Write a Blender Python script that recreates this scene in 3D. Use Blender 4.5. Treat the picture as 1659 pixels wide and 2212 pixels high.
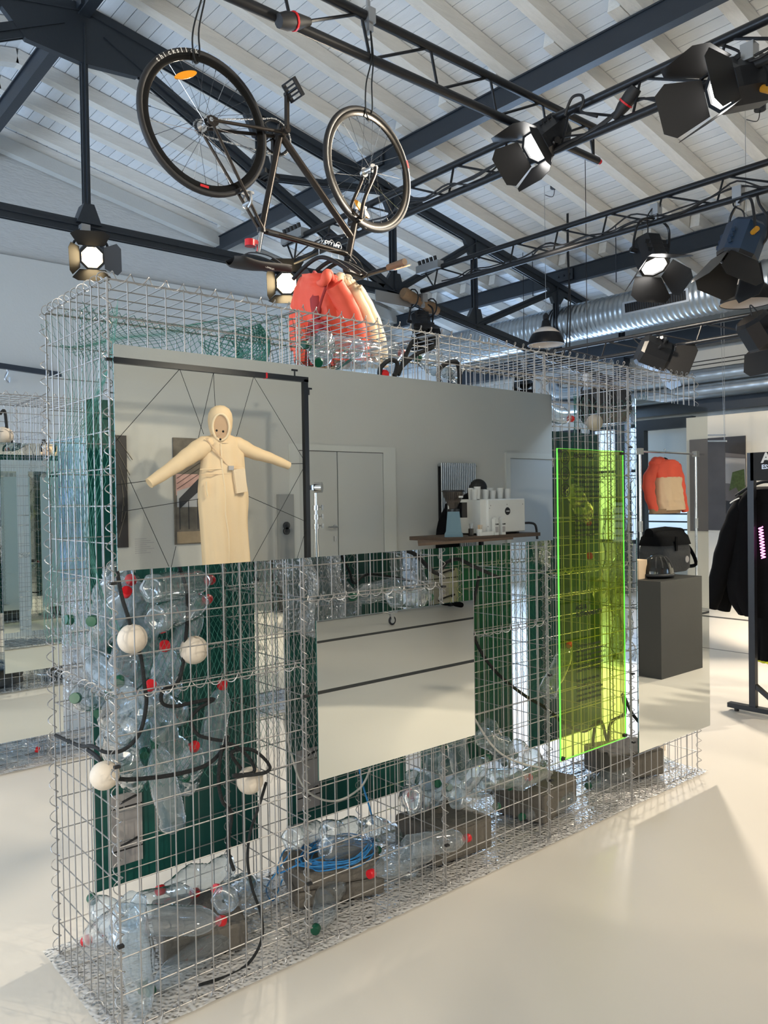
import bpy, math, random
from mathutils import Vector, Matrix, noise
SC = bpy.context.scene; COL = SC.collection
for o in list(bpy.data.objects): bpy.data.objects.remove(o)
random.seed(7); PI = math.pi
V = Vector
# ------------------------------------------------------------------ camera
FPX = 1723.54; YAW, PITCH, ROLL = .7043843, -.0158263, -.0152595
CAM = V((-.801855, -2.041978, 1.407605))
FW = V((math.sin(YAW)*math.cos(PITCH), math.cos(YAW)*math.cos(PITCH), math.sin(PITCH)))
_r = FW.cross(V((0, 0, 1))).normalized(); _u = _r.cross(FW)
RT = _r*math.cos(ROLL)+_u*math.sin(ROLL); UP = -_r*math.sin(ROLL)+_u*math.cos(ROLL)
cd = bpy.data.cameras.new('camera'); cam = bpy.data.objects.new('camera', cd); COL.objects.link(cam)
cd.sensor_fit = 'HORIZONTAL'; cd.sensor_width = 36; cd.lens = FPX*36/1659; cd.clip_start = .05; cd.clip_end = 200
cam.matrix_world = Matrix(((RT.x, UP.x, -FW.x, CAM.x), (RT.y, UP.y, -FW.y, CAM.y), (RT.z, UP.z, -FW.z, CAM.z), (0, 0, 0, 1)))
SC.camera = cam
def ray(x, y): return FW+RT*((x-829.5)/FPX)-UP*((y-1106)/FPX)
def at(x, y, ax, v):
    d = ray(x, y); return CAM+d*((v-CAM[ax])/d[ax])
def AY(x, y, Y): return at(x, y, 1, Y)
MY = -.03                                     # plane of the front mirrors
def MV(x, y, Yv):                             # a point seen in a front mirror, brought back to where it really stands
    p = at(x, y, 1, Yv); return V((p.x, 2*MY-p.y, p.z))
# ------------------------------------------------------------------ world, view, light
SC.view_settings.view_transform = 'Standard'; SC.view_settings.look = 'None'
SC.view_settings.gamma = 1; SC.view_settings.use_curve_mapping = False
SC.view_settings.exposure = 0.0
SC.cycles.max_bounces = 10; SC.cycles.transparent_max_bounces = 32; SC.cycles.glossy_bounces = 7; SC.cycles.use_adaptive_sampling = True; SC.cycles.adaptive_threshold = .03
SC.cycles.diffuse_bounces = 4; SC.cycles.caustics_reflective = False; SC.cycles.caustics_refractive = False
SC.cycles.sample_clamp_indirect = 6; SC.cycles.use_denoising = True
w = bpy.data.worlds.new('sky'); SC.world = w; w.use_nodes = True
w.node_tree.nodes['Background'].inputs[0].default_value = (.55, .70, 1, 1); w.node_tree.nodes['Background'].inputs[1].default_value = .9
def area(name, loc, aim, sx, sy, power, color):
    l = bpy.data.lights.new(name, 'AREA'); l.shape = 'RECTANGLE'; l.size = sx; l.size_y = sy; l.energy = power; l.color = color
    o = bpy.data.objects.new(name, l); COL.objects.link(o); o.location = loc
    o.rotation_euler = (V(aim)-V(loc)).to_track_quat('-Z', 'Y').to_euler(); return o
def spot(name, loc, aim, power, color, ang=40, blend=.25, rad=.05):
    l = bpy.data.lights.new(name, 'SPOT'); l.energy = power; l.color = color; l.spot_size = math.radians(ang); l.spot_blend = blend
    l.shadow_soft_size = rad; o = bpy.data.objects.new(name, l); COL.objects.link(o); o.location = loc
    o.rotation_euler = (V(aim)-V(loc)).to_track_quat('-Z', 'Y').to_euler(); return o
COOL = (.50, .70, 1); WARM = (1, .83, .62); DAY = (.88, .94, 1)
area('cool_fill_left', (-5.8, 1.5, 1.9), (2, 2.2, 3.3), 9, 2.4, 255, (.74, .86, 1))  # soft overall fill added along the left wall, which has no openings
area('daylight_windows_right', (9.3, 5.9, 1.75), (4, 5.6, 2.6), 3.2, 1.7, 180, COOL)
area('cool_fill_far_left', (-5.8, 5.6, 2.2), (3, 5.4, 5.2), 4.0, 2.0, 300, COOL)  # cool fill added to turn the left ceiling boards bluer, no window behind it
area('blue_fill_corner', (8.7, -5.0, 2.9), (9.5, -3.9, 1.7), 1.0, .5, 26, (.45, .68, 1))  # small blue fill added under the ceiling to tint the side wall
area('warm_fill_entrance', (-5.8, -3.8, 1.9), (3.5, -1.2, 3.9), 4.0, 2.4, 260, (1, .91, .76))  # warm fill added at the left wall, aimed up to brighten the ceiling
# ------------------------------------------------------------------ materials
def node_mat(name):
    m = bpy.data.materials.new(name); m.use_nodes = True; n = m.node_tree
    return m, n, n.nodes['Principled BSDF']
def mat(name, col, rough=.5, metal=0, bump=0, bscale=60, var=0, vscale=6, emis=None, es=0, spec=None, coat=0, stretch=None):
    m, n, b = node_mat(name)
    b.inputs['Base Color'].default_value = (*col, 1); b.inputs['Roughness'].default_value = rough; b.inputs['Metallic'].default_value = metal
    if spec is not None: b.inputs['Specular IOR Level'].default_value = spec
    if coat: b.inputs['Coat Weight'].default_value = coat
    if emis: b.inputs['Emission Color'].default_value = (*emis, 1); b.inputs['Emission Strength'].default_value = es
    tc = None
    if bump or var:
        tc = n.nodes.new('ShaderNodeTexCoord'); mp = n.nodes.new('ShaderNodeMapping'); n.links.new(tc.outputs['Object'], mp.inputs[0])
        if stretch: mp.inputs['Scale'].default_value = stretch
    if var:
        t = n.nodes.new('ShaderNodeTexNoise'); t.inputs['Scale'].default_value = vscale; t.inputs['Detail'].default_value = 5
        n.links.new(mp.outputs[0], t.inputs['Vector'])
        mx = n.nodes.new('ShaderNodeMix'); mx.data_type = 'RGBA'
        mx.inputs['A'].default_value = (*[c*(1-var) for c in col], 1); mx.inputs['B'].default_value = (*[min(1, c*(1+var)) for c in col], 1)
        n.links.new(t.outputs['Fac'], mx.inputs['Factor']); n.links.new(mx.outputs['Result'], b.inputs['Base Color'])
    if bump:
        t = n.nodes.new('ShaderNodeTexNoise'); t.inputs['Scale'].default_value = bscale; t.inputs['Detail'].default_value = 4
        n.links.new(mp.outputs[0], t.inputs['Vector'])
        bp = n.nodes.new('ShaderNodeBump'); bp.inputs['Strength'].default_value = bump; bp.inputs['Distance'].default_value = .01
        n.links.new(t.outputs['Fac'], bp.inputs['Height']); n.links.new(bp.outputs[0], b.inputs['Normal'])
    return m
def film(name, tint, body=(.8, .85, .9), diff=.06, rough=.08, ior=1.5, bump=0, bscale=40, gain=1.0, kind='noise'):
    """thin clear sheet: lets light through, reflects by fresnel, a little milky"""
    m = bpy.data.materials.new(name); m.use_nodes = True; n = m.node_tree; n.nodes.clear()
    out = n.nodes.new('ShaderNodeOutputMaterial'); tr = n.nodes.new('ShaderNodeBsdfTransparent'); tr.inputs[0].default_value = (*tint, 1)
    gl = n.nodes.new('ShaderNodeBsdfGlossy'); gl.inputs[0].default_value = (1, 1, 1, 1); gl.inputs['Roughness'].default_value = rough
    df = n.nodes.new('ShaderNodeBsdfDiffuse'); df.inputs[0].default_value = (*body, 1)
    ge = n.nodes.new('ShaderNodeNewGeometry'); dt = n.nodes.new('ShaderNodeVectorMath'); dt.operation = 'DOT_PRODUCT'
    n.links.new(ge.outputs['Incoming'], dt.inputs[0]); n.links.new(ge.outputs['Normal'], dt.inputs[1])
    def mth(op, a, b):
        q = n.nodes.new('ShaderNodeMath'); q.operation = op
        for i, v in ((0, a), (1, b)):
            if v is None: continue
            if isinstance(v, (int, float)): q.inputs[i].default_value = v
            else: n.links.new(v, q.inputs[i])
        return q.outputs[0]
    f0 = ((ior-1)/(ior+1))**2
    fres = mth('ADD', mth('MULTIPLY', mth('POWER', mth('SUBTRACT', 1.0, mth('ABSOLUTE', dt.outputs['Value'], None)), 5.0), 1-f0), f0)
    mg = n.nodes.new('ShaderNodeMath'); mg.operation = 'MULTIPLY'; mg.inputs[1].default_value = gain; mg.use_clamp = True
    n.links.new(fres, mg.inputs[0])
    m1 = n.nodes.new('ShaderNodeMixShader'); m1.inputs[0].default_value = diff; n.links.new(tr.outputs[0], m1.inputs[1]); n.links.new(df.outputs[0], m1.inputs[2])
    m2 = n.nodes.new('ShaderNodeMixShader'); n.links.new(mg.outputs[0], m2.inputs[0]); n.links.new(m1.outputs[0], m2.inputs[1]); n.links.new(gl.outputs[0], m2.inputs[2])
    if bump:
        tc = n.nodes.new('ShaderNodeTexCoord')
        if kind == 'bubble':
            t = n.nodes.new('ShaderNodeTexVoronoi'); t.feature = 'SMOOTH_F1'; ho = t.outputs['Distance']
        else:
            t = n.nodes.new('ShaderNodeTexNoise'); ho = t.outputs['Fac']
        t.inputs['Scale'].default_value = bscale; n.links.new(tc.outputs['Object'], t.inputs['Vector'])
        bp = n.nodes.new('ShaderNodeBump'); bp.inputs['Strength'].default_value = bump; bp.inputs['Distance'].default_value = .01
        n.links.new(ho, bp.inputs['Height'])
        for q in (gl, df): n.links.new(bp.outputs[0], q.inputs['Normal'])
        n.links.new(bp.outputs[0], dt.inputs[1])
    n.links.new(m2.outputs[0], out.inputs[0]); return m
M = {}
M['wire'] = mat('galvanised_wire', (.37, .365, .36), .42, .7)
M['floor'] = mat('cast_floor', (.71, .665, .59), .30, 0, .04, 3, .05, 1.3)
M['joint'] = mat('dark_joint', (.035, .033, .03), .6)
M['wall'] = mat('white_wall_paint', (.60, .615, .60), .8, 0, .15, 40, .03, 2)
M['brick'] = mat('white_painted_brick', (.56, .58, .585), .85, 0, .7, 14, .08, 9, stretch=(1, 1, 4))
M['wallb'] = mat('warm_white_wall_paint', (.56, .55, .51), .8, 0, .1, 40, .02, 1)
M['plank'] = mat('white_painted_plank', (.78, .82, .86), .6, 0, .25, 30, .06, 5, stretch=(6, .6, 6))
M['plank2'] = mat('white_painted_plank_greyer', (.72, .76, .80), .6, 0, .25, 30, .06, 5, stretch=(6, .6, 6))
M['rafter'] = mat('white_painted_rafter', (.78, .765, .72), .7, 0, .5, 25, .12, 7, stretch=(.6, 4, 4))
M['steel'] = mat('blue_black_painted_steel', (.022, .030, .042), .42, .0, .1, 50)
M['black'] = mat('black_powder_coat', (.012, .013, .016), .38, .2)
M['matblack'] = mat('matt_black', (.012, .012, .013), .75)
M['rubber'] = mat('black_rubber', (.016, .016, .018), .62)
M['chrome'] = mat('chrome', (.75, .75, .76), .14, 1)
M['alu'] = mat('grey_aluminium', (.42, .43, .44), .4, .8)
M['mirror'] = mat('mirror_silver', (.84, .88, .86), .0, 1)
M['green'] = mat('green_mirror_backing', (.006, .082, .070), .38)
M['plate'] = mat('grey_metal_plate', (.42, .40, .40), .5, .2, var=.06)
M['red'] = mat('red_plastic', (.62, .012, .02), .35)
M['dgreen'] = mat('dark_green_plastic', (.005, .085, .045), .35)
M['white'] = mat('white_enamel', (.78, .78, .76), .4)
M['paper'] = mat('white_paper', (.75, .75, .73), .7)
M['float'] = mat('cream_fishing_float', (.64, .57, .48), .6, 0, .15, 40, .07, 12)
M['rope'] = mat('black_rope', (.008, .010, .012), .8, 0, .5, 300)
M['brope'] = mat('blue_cord', (.03, .22, .52), .6)
M['grope'] = mat('grey_cord', (.5, .5, .47), .6)
M['net'] = mat('green_net_twine', (.03, .16, .13), .6)
M['stone'] = mat('dark_concrete', (.135, .122, .105), .85, 0, .4, 90, .2, 14)
M['pet'] = film('clear_bottle_plastic', (.90, .94, .965), (.66, .77, .87), .085, .08, 1.5, .10, 30, 2.4)
M['wrap'] = film('bubble_wrap', (.93, .94, .95), (.88, .87, .85), .46, .16, 1.5, .8, 85, 1.8, 'bubble')
M['wrap2'] = film('hanging_bubble_wrap', (.86, .87, .88), (.8, .81, .82), .14, .12, 1.5, 1.0, 70, 2.6, 'bubble')
M['bluefilm'] = film('blue_plastic_sheet', (.72, .86, .97), (.36, .62, .92), .72, .25, 1.45, .5, 30, 1.0)
M['bronze'] = mat('satin_dark_bronze_paint', (.045, .038, .034), .33, .7)
M['rim'] = mat('black_anodised_rim', (.03, .028, .026), .22, .9)
M['orange'] = mat('orange_reflector', (.95, .36, .01), .3, emis=(.9, .3, 0), es=.0)
M['coral'] = mat('coral_red_fabric', (.78, .10, .055), .75, 0, .5, 14, .08, 4)
M['coral2'] = mat('dark_red_lining', (.33, .03, .03), .8)
M['sand'] = mat('sand_fabric', (.72, .52, .34), .8, 0, .5, 12, .05, 4)
M['sand2'] = mat('pale_sand_fabric', (.76, .60, .42), .8, 0, .4, 12, .05, 4)
M['beige'] = mat('beige_raincoat_fabric', (.80, .60, .38), .75, 0, .4, 9, .03, 4)
M['beige2'] = mat('pale_beige_raincoat_seam', (.84, .66, .44), .7)
M['brownfab'] = mat('brown_fabric', (.30, .19, .11), .8, 0, .4, 14)
M['tan'] = mat('tan_cork', (.16, .105, .07), .85, 0, .3, 120, .15, 60)
M['sack'] = mat('brown_wrapping', (.24, .155, .09), .9, 0, .6, 40, .1, 10)
M['zinc'] = mat('zinc_spiral_duct', (.44, .48, .51), .30, .9, 0, 20, .12, 8)
M['shade'] = mat('black_enamel_shade', (.007, .007, .008), .38, spec=.3)
M['shadein'] = mat('cream_enamel_inside', (.72, .64, .57), .5)
M['lens'] = mat('lit_lens', (1, .9, .7), .3, emis=(1, .76, .42), es=16)
M['lensw'] = mat('lit_white_lens', (1, 1, 1), .3, emis=(1, .97, .92), es=14)
M['winlit'] = mat('daylight_window_glass', (.6, .75, .9), .2, emis=(.62, .80, 1), es=1.0)
M['print'] = mat('black_print', (.006, .006, .006), .6)
M['amber'] = mat('amber_knob', (.50, .24, .02), .4)
M['bluebox'] = mat('dark_blue_housing', (.015, .035, .07), .4)
M['doorleaf'] = mat('grey_white_door', (.52, .52, .49), .5)
M['doorframe'] = mat('white_door_frame', (.60, .60, .56), .5)
M['photo_dark'] = mat('dark_photo_print', (.03, .028, .03), .5, var=.5, vscale=6)
M['photo_stone'] = mat('stone_photo_print', (.14, .12, .095), .6, var=.55, vscale=12)
M['photo_sand'] = mat('sand_photo_print', (.30, .23, .15), .6, var=.3, vscale=10)
M['photo_grey'] = mat('grey_photo_print', (.16, .15, .155), .6, var=.15, vscale=3)
M['photo_pale'] = mat('pale_photo_print', (.42, .42, .43), .6, var=.1, vscale=3)
M['leafprint'] = mat('leaf_photo_print', (.10, .15, .05), .6, var=.7, vscale=30)
M['pinkphoto'] = mat('pink_photo_print', (.55, .34, .30), .6, var=.2, vscale=20)
M['wood'] = mat('brown_wood_top', (.10, .065, .045), .6, 0, .2, 30, .2, 9, stretch=(.5, 5, 5))
M['teal'] = mat('grey_blue_enamel', (.13, .22, .27), .45)
M['smoke'] = film('smoky_plastic', (.38, .33, .30), (.1, .08, .07), .3, .1)
M['skin'] = mat('skin', (.55, .34, .25), .6)
M['hair'] = mat('black_hair', (.010, .009, .009), .6, 0, .6, 80)
M['blackfab'] = mat('black_fabric', (.005, .005, .006), .95, 0, .3, 20, spec=.12)
M['greyfab'] = mat('charcoal_fabric', (.045, .045, .047), .85, 0, .3, 60, .2, 60)
M['darkprint'] = mat('dark_lettering', (.01, .01, .01), .6)
M['pink'] = mat('lit_pink_tube', (1, .1, .7), .4, emis=(1, .25, .70), es=4)
M['yellow'] = mat('yellow_fabric', (.75, .78, .03), .6)
# fluorescent acrylic: clear yellow sheet whose cut edges glow green
def acrylic():
    m = film('yellow_acrylic_sheet', (.87, .95, .38), (.62, .74, .02), .010, .02, 1.49, gain=1.0)
    return m
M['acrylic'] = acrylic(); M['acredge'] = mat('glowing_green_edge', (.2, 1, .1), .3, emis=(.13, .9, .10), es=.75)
# ------------------------------------------------------------------ mesh helpers
class MB:
    def __init__(s): s.v = []; s.f = []
    def add(s, vs, fs):
        b = len(s.v); s.v += [tuple(p) for p in vs]; s.f += [tuple(i+b for i in f) for f in fs]; return s
    def box(s, c, d, R=None):
        c = V(c); x, y, z = d[0]/2, d[1]/2, d[2]/2
        vs = [V((i*x, j*y, k*z)) for i in (-1, 1) for j in (-1, 1) for k in (-1, 1)]
        if R is not None: vs = [R @ p for p in vs]
        return s.add([c+p for p in vs], [(0, 1, 3, 2), (4, 6, 7, 5), (0, 4, 5, 1), (2, 3, 7, 6), (0, 2, 6, 4), (1, 5, 7, 3)])
    def bbox(s, x0, x1, y0, y1, z0, z1): return s.box(((x0+x1)/2, (y0+y1)/2, (z0+z1)/2), (x1-x0, y1-y0, z1-z0))
    def frame(s, d):
        d = d.normalized(); a = V((0, 0, 1)) if abs(d.z) < .9 else V((1, 0, 0)); u = d.cross(a).normalized(); return u, u.cross(d).normalized()
    def tube(s, p0, p1, r, n=6, r2=None, cap=True):
        p0, p1 = V(p0), V(p1); u, w_ = s.frame(p1-p0); r2 = r if r2 is None else r2
        vs = [p+(u*math.cos(2*PI*i/n)+w_*math.sin(2*PI*i/n))*q for p, q in ((p0, r), (p1, r2)) for i in range(n)]
        fs = [(i, (i+1) % n, n+(i+1) % n, n+i) for i in range(n)]
        if cap: fs += [tuple(range(n-1, -1, -1)), tuple(range(n, 2*n))]
        return s.add(vs, fs)
    def beam(s, p0, p1, w_, h, up=(0, 0, 1)):
        p0, p1 = V(p0), V(p1); d = (p1-p0).normalized(); a = d.cross(V(up)).normalized(); b = a.cross(d)
        vs = [p+a*(i*w_/2)+b*(j*h/2) for p in (p0, p1) for i, j in ((-1, -1), (1, -1), (1, 1), (-1, 1))]
        return s.add(vs, [(0, 1, 2, 3), (7, 6, 5, 4), (0, 4, 5, 1), (1, 5, 6, 2), (2, 6, 7, 3), (3, 7, 4, 0)])
    def sweep(s, pts, r, n=6, closed=False, sx=1., up=None):
        pts = [V(p) for p in pts]; N = len(pts); rings = []; u = None
        for i, p in enumerate(pts):
            d = (pts[(i+1) % N]-pts[i-1]) if closed else (pts[min(i+1, N-1)]-pts[max(i-1, 0)])
            if d.length < 1e-9: d = V((0, 0, 1))
            d.normalize()
            if u is None: u = (d.cross(V(up)) if up else s.frame(d)[0]).normalized()
            else:
                u = u-d*u.dot(d); u = u.normalized() if u.length > 1e-6 else s.frame(d)[0]
            w_ = d.cross(u); rr = r[i] if isinstance(r, (list, tuple)) else r
            rings.append([p+(u*math.cos(2*PI*k/n)*sx+w_*math.sin(2*PI*k/n))*rr for k in range(n)])
        vs = [q for g in rings for q in g]; fs = []
        for i in range(N if closed else N-1):
            a, b = i*n, ((i+1) % N)*n
            fs += [(a+k, a+(k+1) % n, b+(k+1) % n, b+k) for k in range(n)]
        if not closed: fs += [tuple(range(n-1, -1, -1)), tuple(range((N-1)*n, N*n))]
        return s.add(vs, fs)
    def lathe(s, prof, n=24, c=(0, 0, 0), axis=None, wob=None):
        """prof: [(r, h)], axis: direction of h"""
        c = V(c); ax = V(axis).normalized() if axis is not None else V((0, 0, 1)); u, w_ = s.frame(ax)
        if axis is None: u, w_ = V((1, 0, 0)), V((0, 1, 0))
        vs = []
        for r, h in prof:
            for k in range(n):
                a = 2*PI*k/n; q = r*(wob(a, h) if wob else 1); vs.append(c+ax*h+(u*math.cos(a)+w_*math.sin(a))*q)
        fs = [(i*n+k, i*n+(k+1) % n, (i+1)*n+(k+1) % n, (i+1)*n+k) for i in range(len(prof)-1) for k in range(n)]
        if prof[0][0] > 1e-6: fs.append(tuple(range(n-1, -1, -1))) if s.capl else None
        if prof[-1][0] > 1e-6: fs.append(tuple(range((len(prof)-1)*n, len(prof)*n))) if s.capl else None
        return s.add(vs, fs)
    capl = False
    def prism(s, poly, off):
        """poly: 3-D outline, off: thickness vector"""
        n = len(poly); off = V(off); vs = [V(p)-off/2 for p in poly]+[V(p)+off/2 for p in poly]
        return s.add(vs, [tuple(range(n-1, -1, -1)), tuple(range(n, 2*n))]+[(i, (i+1) % n, n+(i+1) % n, n+i) for i in range(n)])
    def helix(s, p0, p1, R, pitch, r, n=4, seg=12, ph=0):
        p0, p1 = V(p0), V(p1); L = (p1-p0).length; d = (p1-p0)/L; u, w_ = s.frame(d); N = int(L/pitch*seg)+1
        pts = [p0+d*(L*i/N)+(u*math.cos(ph+2*PI*i/seg)+w_*math.sin(ph+2*PI*i/seg))*R for i in range(N+1)]
        return s.sweep(pts, r, n)
    def grid(s, fn, nu, nv):
        vs = [fn(i/nu, j/nv) for j in range(nv+1) for i in range(nu+1)]
        return s.add(vs, [(j*(nu+1)+i, j*(nu+1)+i+1, (j+1)*(nu+1)+i+1, (j+1)*(nu+1)+i) for j in range(nv) for i in range(nu)])
    def ball(s, c, r, n=16, m=10, sc=(1, 1, 1)):
        c = V(c); vs = []; fs = []
        for j in range(m+1):
            t = PI*j/m
            for k in range(n):
                a = 2*PI*k/n; vs.append(c+V((math.sin(t)*math.cos(a)*sc[0], math.sin(t)*math.sin(a)*sc[1], math.cos(t)*sc[2]))*r)
        fs = [(j*n+k, (j+1)*n+k, (j+1)*n+(k+1) % n, j*n+(k+1) % n) for j in range(m) for k in range(n)]
        return s.add(vs, fs)
    def mesh(s, name, m, smooth=False, sharp=True):
        me = bpy.data.meshes.new(name); me.from_pydata(s.v, [], s.f)
        if smooth:
            me.polygons.foreach_set('use_smooth', [True]*len(me.polygons))
            try:
                if sharp: me.set_sharp_from_angle(angle=math.radians(50))
            except Exception: pass
        me.materials.append(m); me.update(); return me
def cr(pts, k=6, closed=False):
    """smooth curve through points"""
    pts = [V(p) for p in pts]; N = len(pts); out = []
    for i in range(N if closed else N-1):
        g = lambda j: pts[j % N] if closed else pts[max(0, min(N-1, j))]
        a, b, c, d = g(i-1), g(i), g(i+1), g(i+2)
        for q in range(k):
            t = q/k; out.append(.5*((2*b)+(c-a)*t+(2*a-5*b+4*c-d)*t*t+(3*b-a-3*c+d)*t**3))
    if not closed: out.append(pts[-1])
    return out
def put(name, me, parent=None, world=True):
    o = bpy.data.objects.new(name, me); COL.objects.link(o)
    if parent is not None:
        o.parent = parent
        if world: o.location = -wloc(parent)
    return o
def wloc(o):
    p = V((0, 0, 0))
    while o is not None: p = p+V(o.location); o = o.parent
    return p
def obj(name, mb, m, parent=None, smooth=False, world=True, kind=None, label=None):
    o = put(name, mb.mesh(name, m, smooth), parent, world)
    if kind: o['kind'] = kind
    if label: o['label'] = label
    return o
def tag(o, label, cat, group=None, kind=None):
    o['label'] = label; o['category'] = cat
    if group: o['group'] = group
    if kind: o['kind'] = kind
    return o
def thing(name, label, cat, loc=(0, 0, 0), group=None, kind=None):
    o = bpy.data.objects.new(name, None); COL.objects.link(o); o.location = loc; o.empty_display_size = .05
    return tag(o, label, cat, group, kind)
def struct(name, mb, m, label=None, smooth=False):
    o = obj(name, mb, m, None, smooth); o['kind'] = 'structure'
    o['label'] = label or name.replace('_', ' '); o['category'] = name.split('_')[0]; return o
def dup(root, loc, label, rot=None, group=None, mats=None):
    r = root.copy(); COL.objects.link(r); r.location = loc; r['label'] = label
    if rot is not None: r.rotation_euler = rot
    if group: r['group'] = group
    for ch in list(root.children):
        c = ch.copy(); COL.objects.link(c); c.parent = r
        for g in ch.children:
            d = g.copy(); COL.objects.link(d); d.parent = c
    return r
_font = {}
def text_mb(s, size, o, ux, uy, ext=.0008, shear=0, space=1.0, align='LEFT', bold=0, sx=1.0):
    c = bpy.data.curves.new('t', 'FONT'); c.body = s; c.size = size; c.extrude = 0; c.shear = shear; c.space_character = space; c.align_x = align
    c.offset = bold; c.resolution_u = 2
    ob = bpy.data.objects.new('t', c); COL.objects.link(ob); dg = bpy.context.evaluated_depsgraph_get()
    me = bpy.data.meshes.new_from_object(ob.evaluated_get(dg)); mb = MB(); ux, uy, o = V(ux), V(uy), V(o); nz = ux.cross(uy).normalized()
    mb.add([o+ux*(v.co.x*sx)+uy*v.co.y+nz*ext for v in me.vertices], [tuple(p.vertices) for p in me.polygons])
    bpy.data.objects.remove(ob); bpy.data.curves.remove(c); bpy.data.meshes.remove(me); return mb
# ================================================================== the setting
RX, RZ, SL = 1.62, 5.88, .2007                # ridge position, height of the board undersides at the ridge, slope
YB, YF, XL, XR = 8.05, -5.56, -6.1, 9.55
def RF(x, off=0): return RZ+off-SL*abs(x-RX)
struct('floor', MB().bbox(XL-.2, XR+.2, YF-.2, YB+.2, -.1, 0), M['floor'], 'pale beige glossy cast floor')
n_ = 1
def trim(mb, m, label):
    global n_
    o = struct('trim_%d' % n_, mb, m, label); n_ += 1; return o
trim(MB().bbox(XL, XR, -2.81, -2.73, -.002, .0016), M['joint'], 'dark joint line across the floor nearer the cages')
trim(MB().bbox(XL, XR, -4.52, -4.42, -.002, .0016), M['joint'], 'dark joint line across the floor nearer the doors')
trim(MB().bbox(7.95, 8.03, -5.5, 8, -.002, .0018), M['joint'], 'dark joint line along the floor by the partition')
trim(MB().bbox(6.155, 6.165, -2.7, 8, -.002, .0014), M['joint'], 'thin joint line along the floor')
def gable(y0, y1, z0=0, inset=0, top=.2):
    mb = MB(); pl = [(XL, y0, z0), (XR, y0, z0), (XR, y0, RF(XR, top)), (RX, y0, RF(RX, top)), (XL, y0, RF(XL, top))]
    return mb.prism([V(p)+V((0, (y1-y0)/2, 0)) for p in pl], (0, y1-y0, 0))
struct('wall_back', gable(YB, YB+.2), M['brick'], 'white painted brick gable wall')
struct('wall_back_lining', MB().bbox(XL, XR, YB-.06, YB, 0, 4.35), M['wall'], 'smooth grey white wall lining below the brick gable')
struct('wall_front', gable(YF-.2, YF), M['wallb'], 'plain grey white wall with the doors')
struct('wall_left', MB().bbox(XL-.2, XL, YF, YB, 0, 4.3), M['wall'])
wr = MB()
WIN = [(4.3, 5.25), (5.4, 6.35), (6.5, 7.45)]
wr.bbox(XR, XR+.2, YF, 4.3, 0, .72).bbox(XR, XR+.2, YF, 4.3, 1.35, 4.4).bbox(XR, XR+.2, YF, -5.0, .72, 1.35).bbox(XR, XR+.2, -3.3, 4.3, .72, 1.35).bbox(XR, XR+.2, 7.45, YB, 0, 4.4).bbox(XR, XR+.2, 4.3, 7.45, 0, .7).bbox(XR, XR+.2, 4.3, 7.45, 2.45, 4.4)
wr.bbox(XR, XR+.2, 5.25, 5.4, .7, 2.45).bbox(XR, XR+.2, 6.35, 6.5, .7, 2.45)
struct('wall_right', wr, M['wall'], 'grey white side wall with windows')
for i, (a, b) in enumerate(WIN):
    f = MB()
    for q in ((a, a+.05, .7, 2.45), (b-.05, b, .7, 2.45), (a, b, .7, .75), (a, b, 2.4, 2.45), (a, b, 1.75, 1.79)): f.bbox(XR+.02, XR+.08, q[0], q[1], q[2], q[3])
    wo = struct('window_%d' % (i+1), f, M['steel'], 'dark framed daylight window in the side wall')
    obj('pane', MB().bbox(XR+.09, XR+.1, a, b, .7, 2.45), M['winlit'], wo)
wo = struct('window_4', MB().bbox(XR+.02, XR+.08, -5.0, -4.95, .72, 1.35).bbox(XR+.02, XR+.08, -3.35, -3.3, .72, 1.35).bbox(XR+.02, XR+.08, -5.0, -3.3, 1.31, 1.35), M['steel'], 'low bright window with blind slats, seen in the tall mirror')
obj('pane', MB().bbox(XR+.09, XR+.1, -5, -3.3, .72, 1.35), M['winlit'], wo)
for k in range(5): obj('slat', MB().bbox(XR+.03, XR+.06, -4.95, -3.35, .8+.11*k, .82+.11*k), M['steel'], wo)
# ceiling: boards as single planks over rafters
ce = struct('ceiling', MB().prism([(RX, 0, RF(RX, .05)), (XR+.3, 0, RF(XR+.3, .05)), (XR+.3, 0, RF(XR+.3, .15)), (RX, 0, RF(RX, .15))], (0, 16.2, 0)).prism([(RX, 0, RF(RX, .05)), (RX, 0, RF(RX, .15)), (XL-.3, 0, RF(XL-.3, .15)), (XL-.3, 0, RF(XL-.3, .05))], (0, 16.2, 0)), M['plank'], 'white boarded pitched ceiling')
pw = .118; LY = YB-YF
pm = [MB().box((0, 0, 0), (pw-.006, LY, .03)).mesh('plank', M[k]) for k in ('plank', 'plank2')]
ang = math.atan(SL); cs = math.cos(ang)
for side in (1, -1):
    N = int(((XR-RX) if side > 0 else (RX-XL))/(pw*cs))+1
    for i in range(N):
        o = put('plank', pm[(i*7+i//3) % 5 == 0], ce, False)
        x = RX+side*(i+.5)*pw*cs; o.location = (x, (YF+YB)/2, RF(x, .02)); o.rotation_euler = (0, side*ang, 0)
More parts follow.
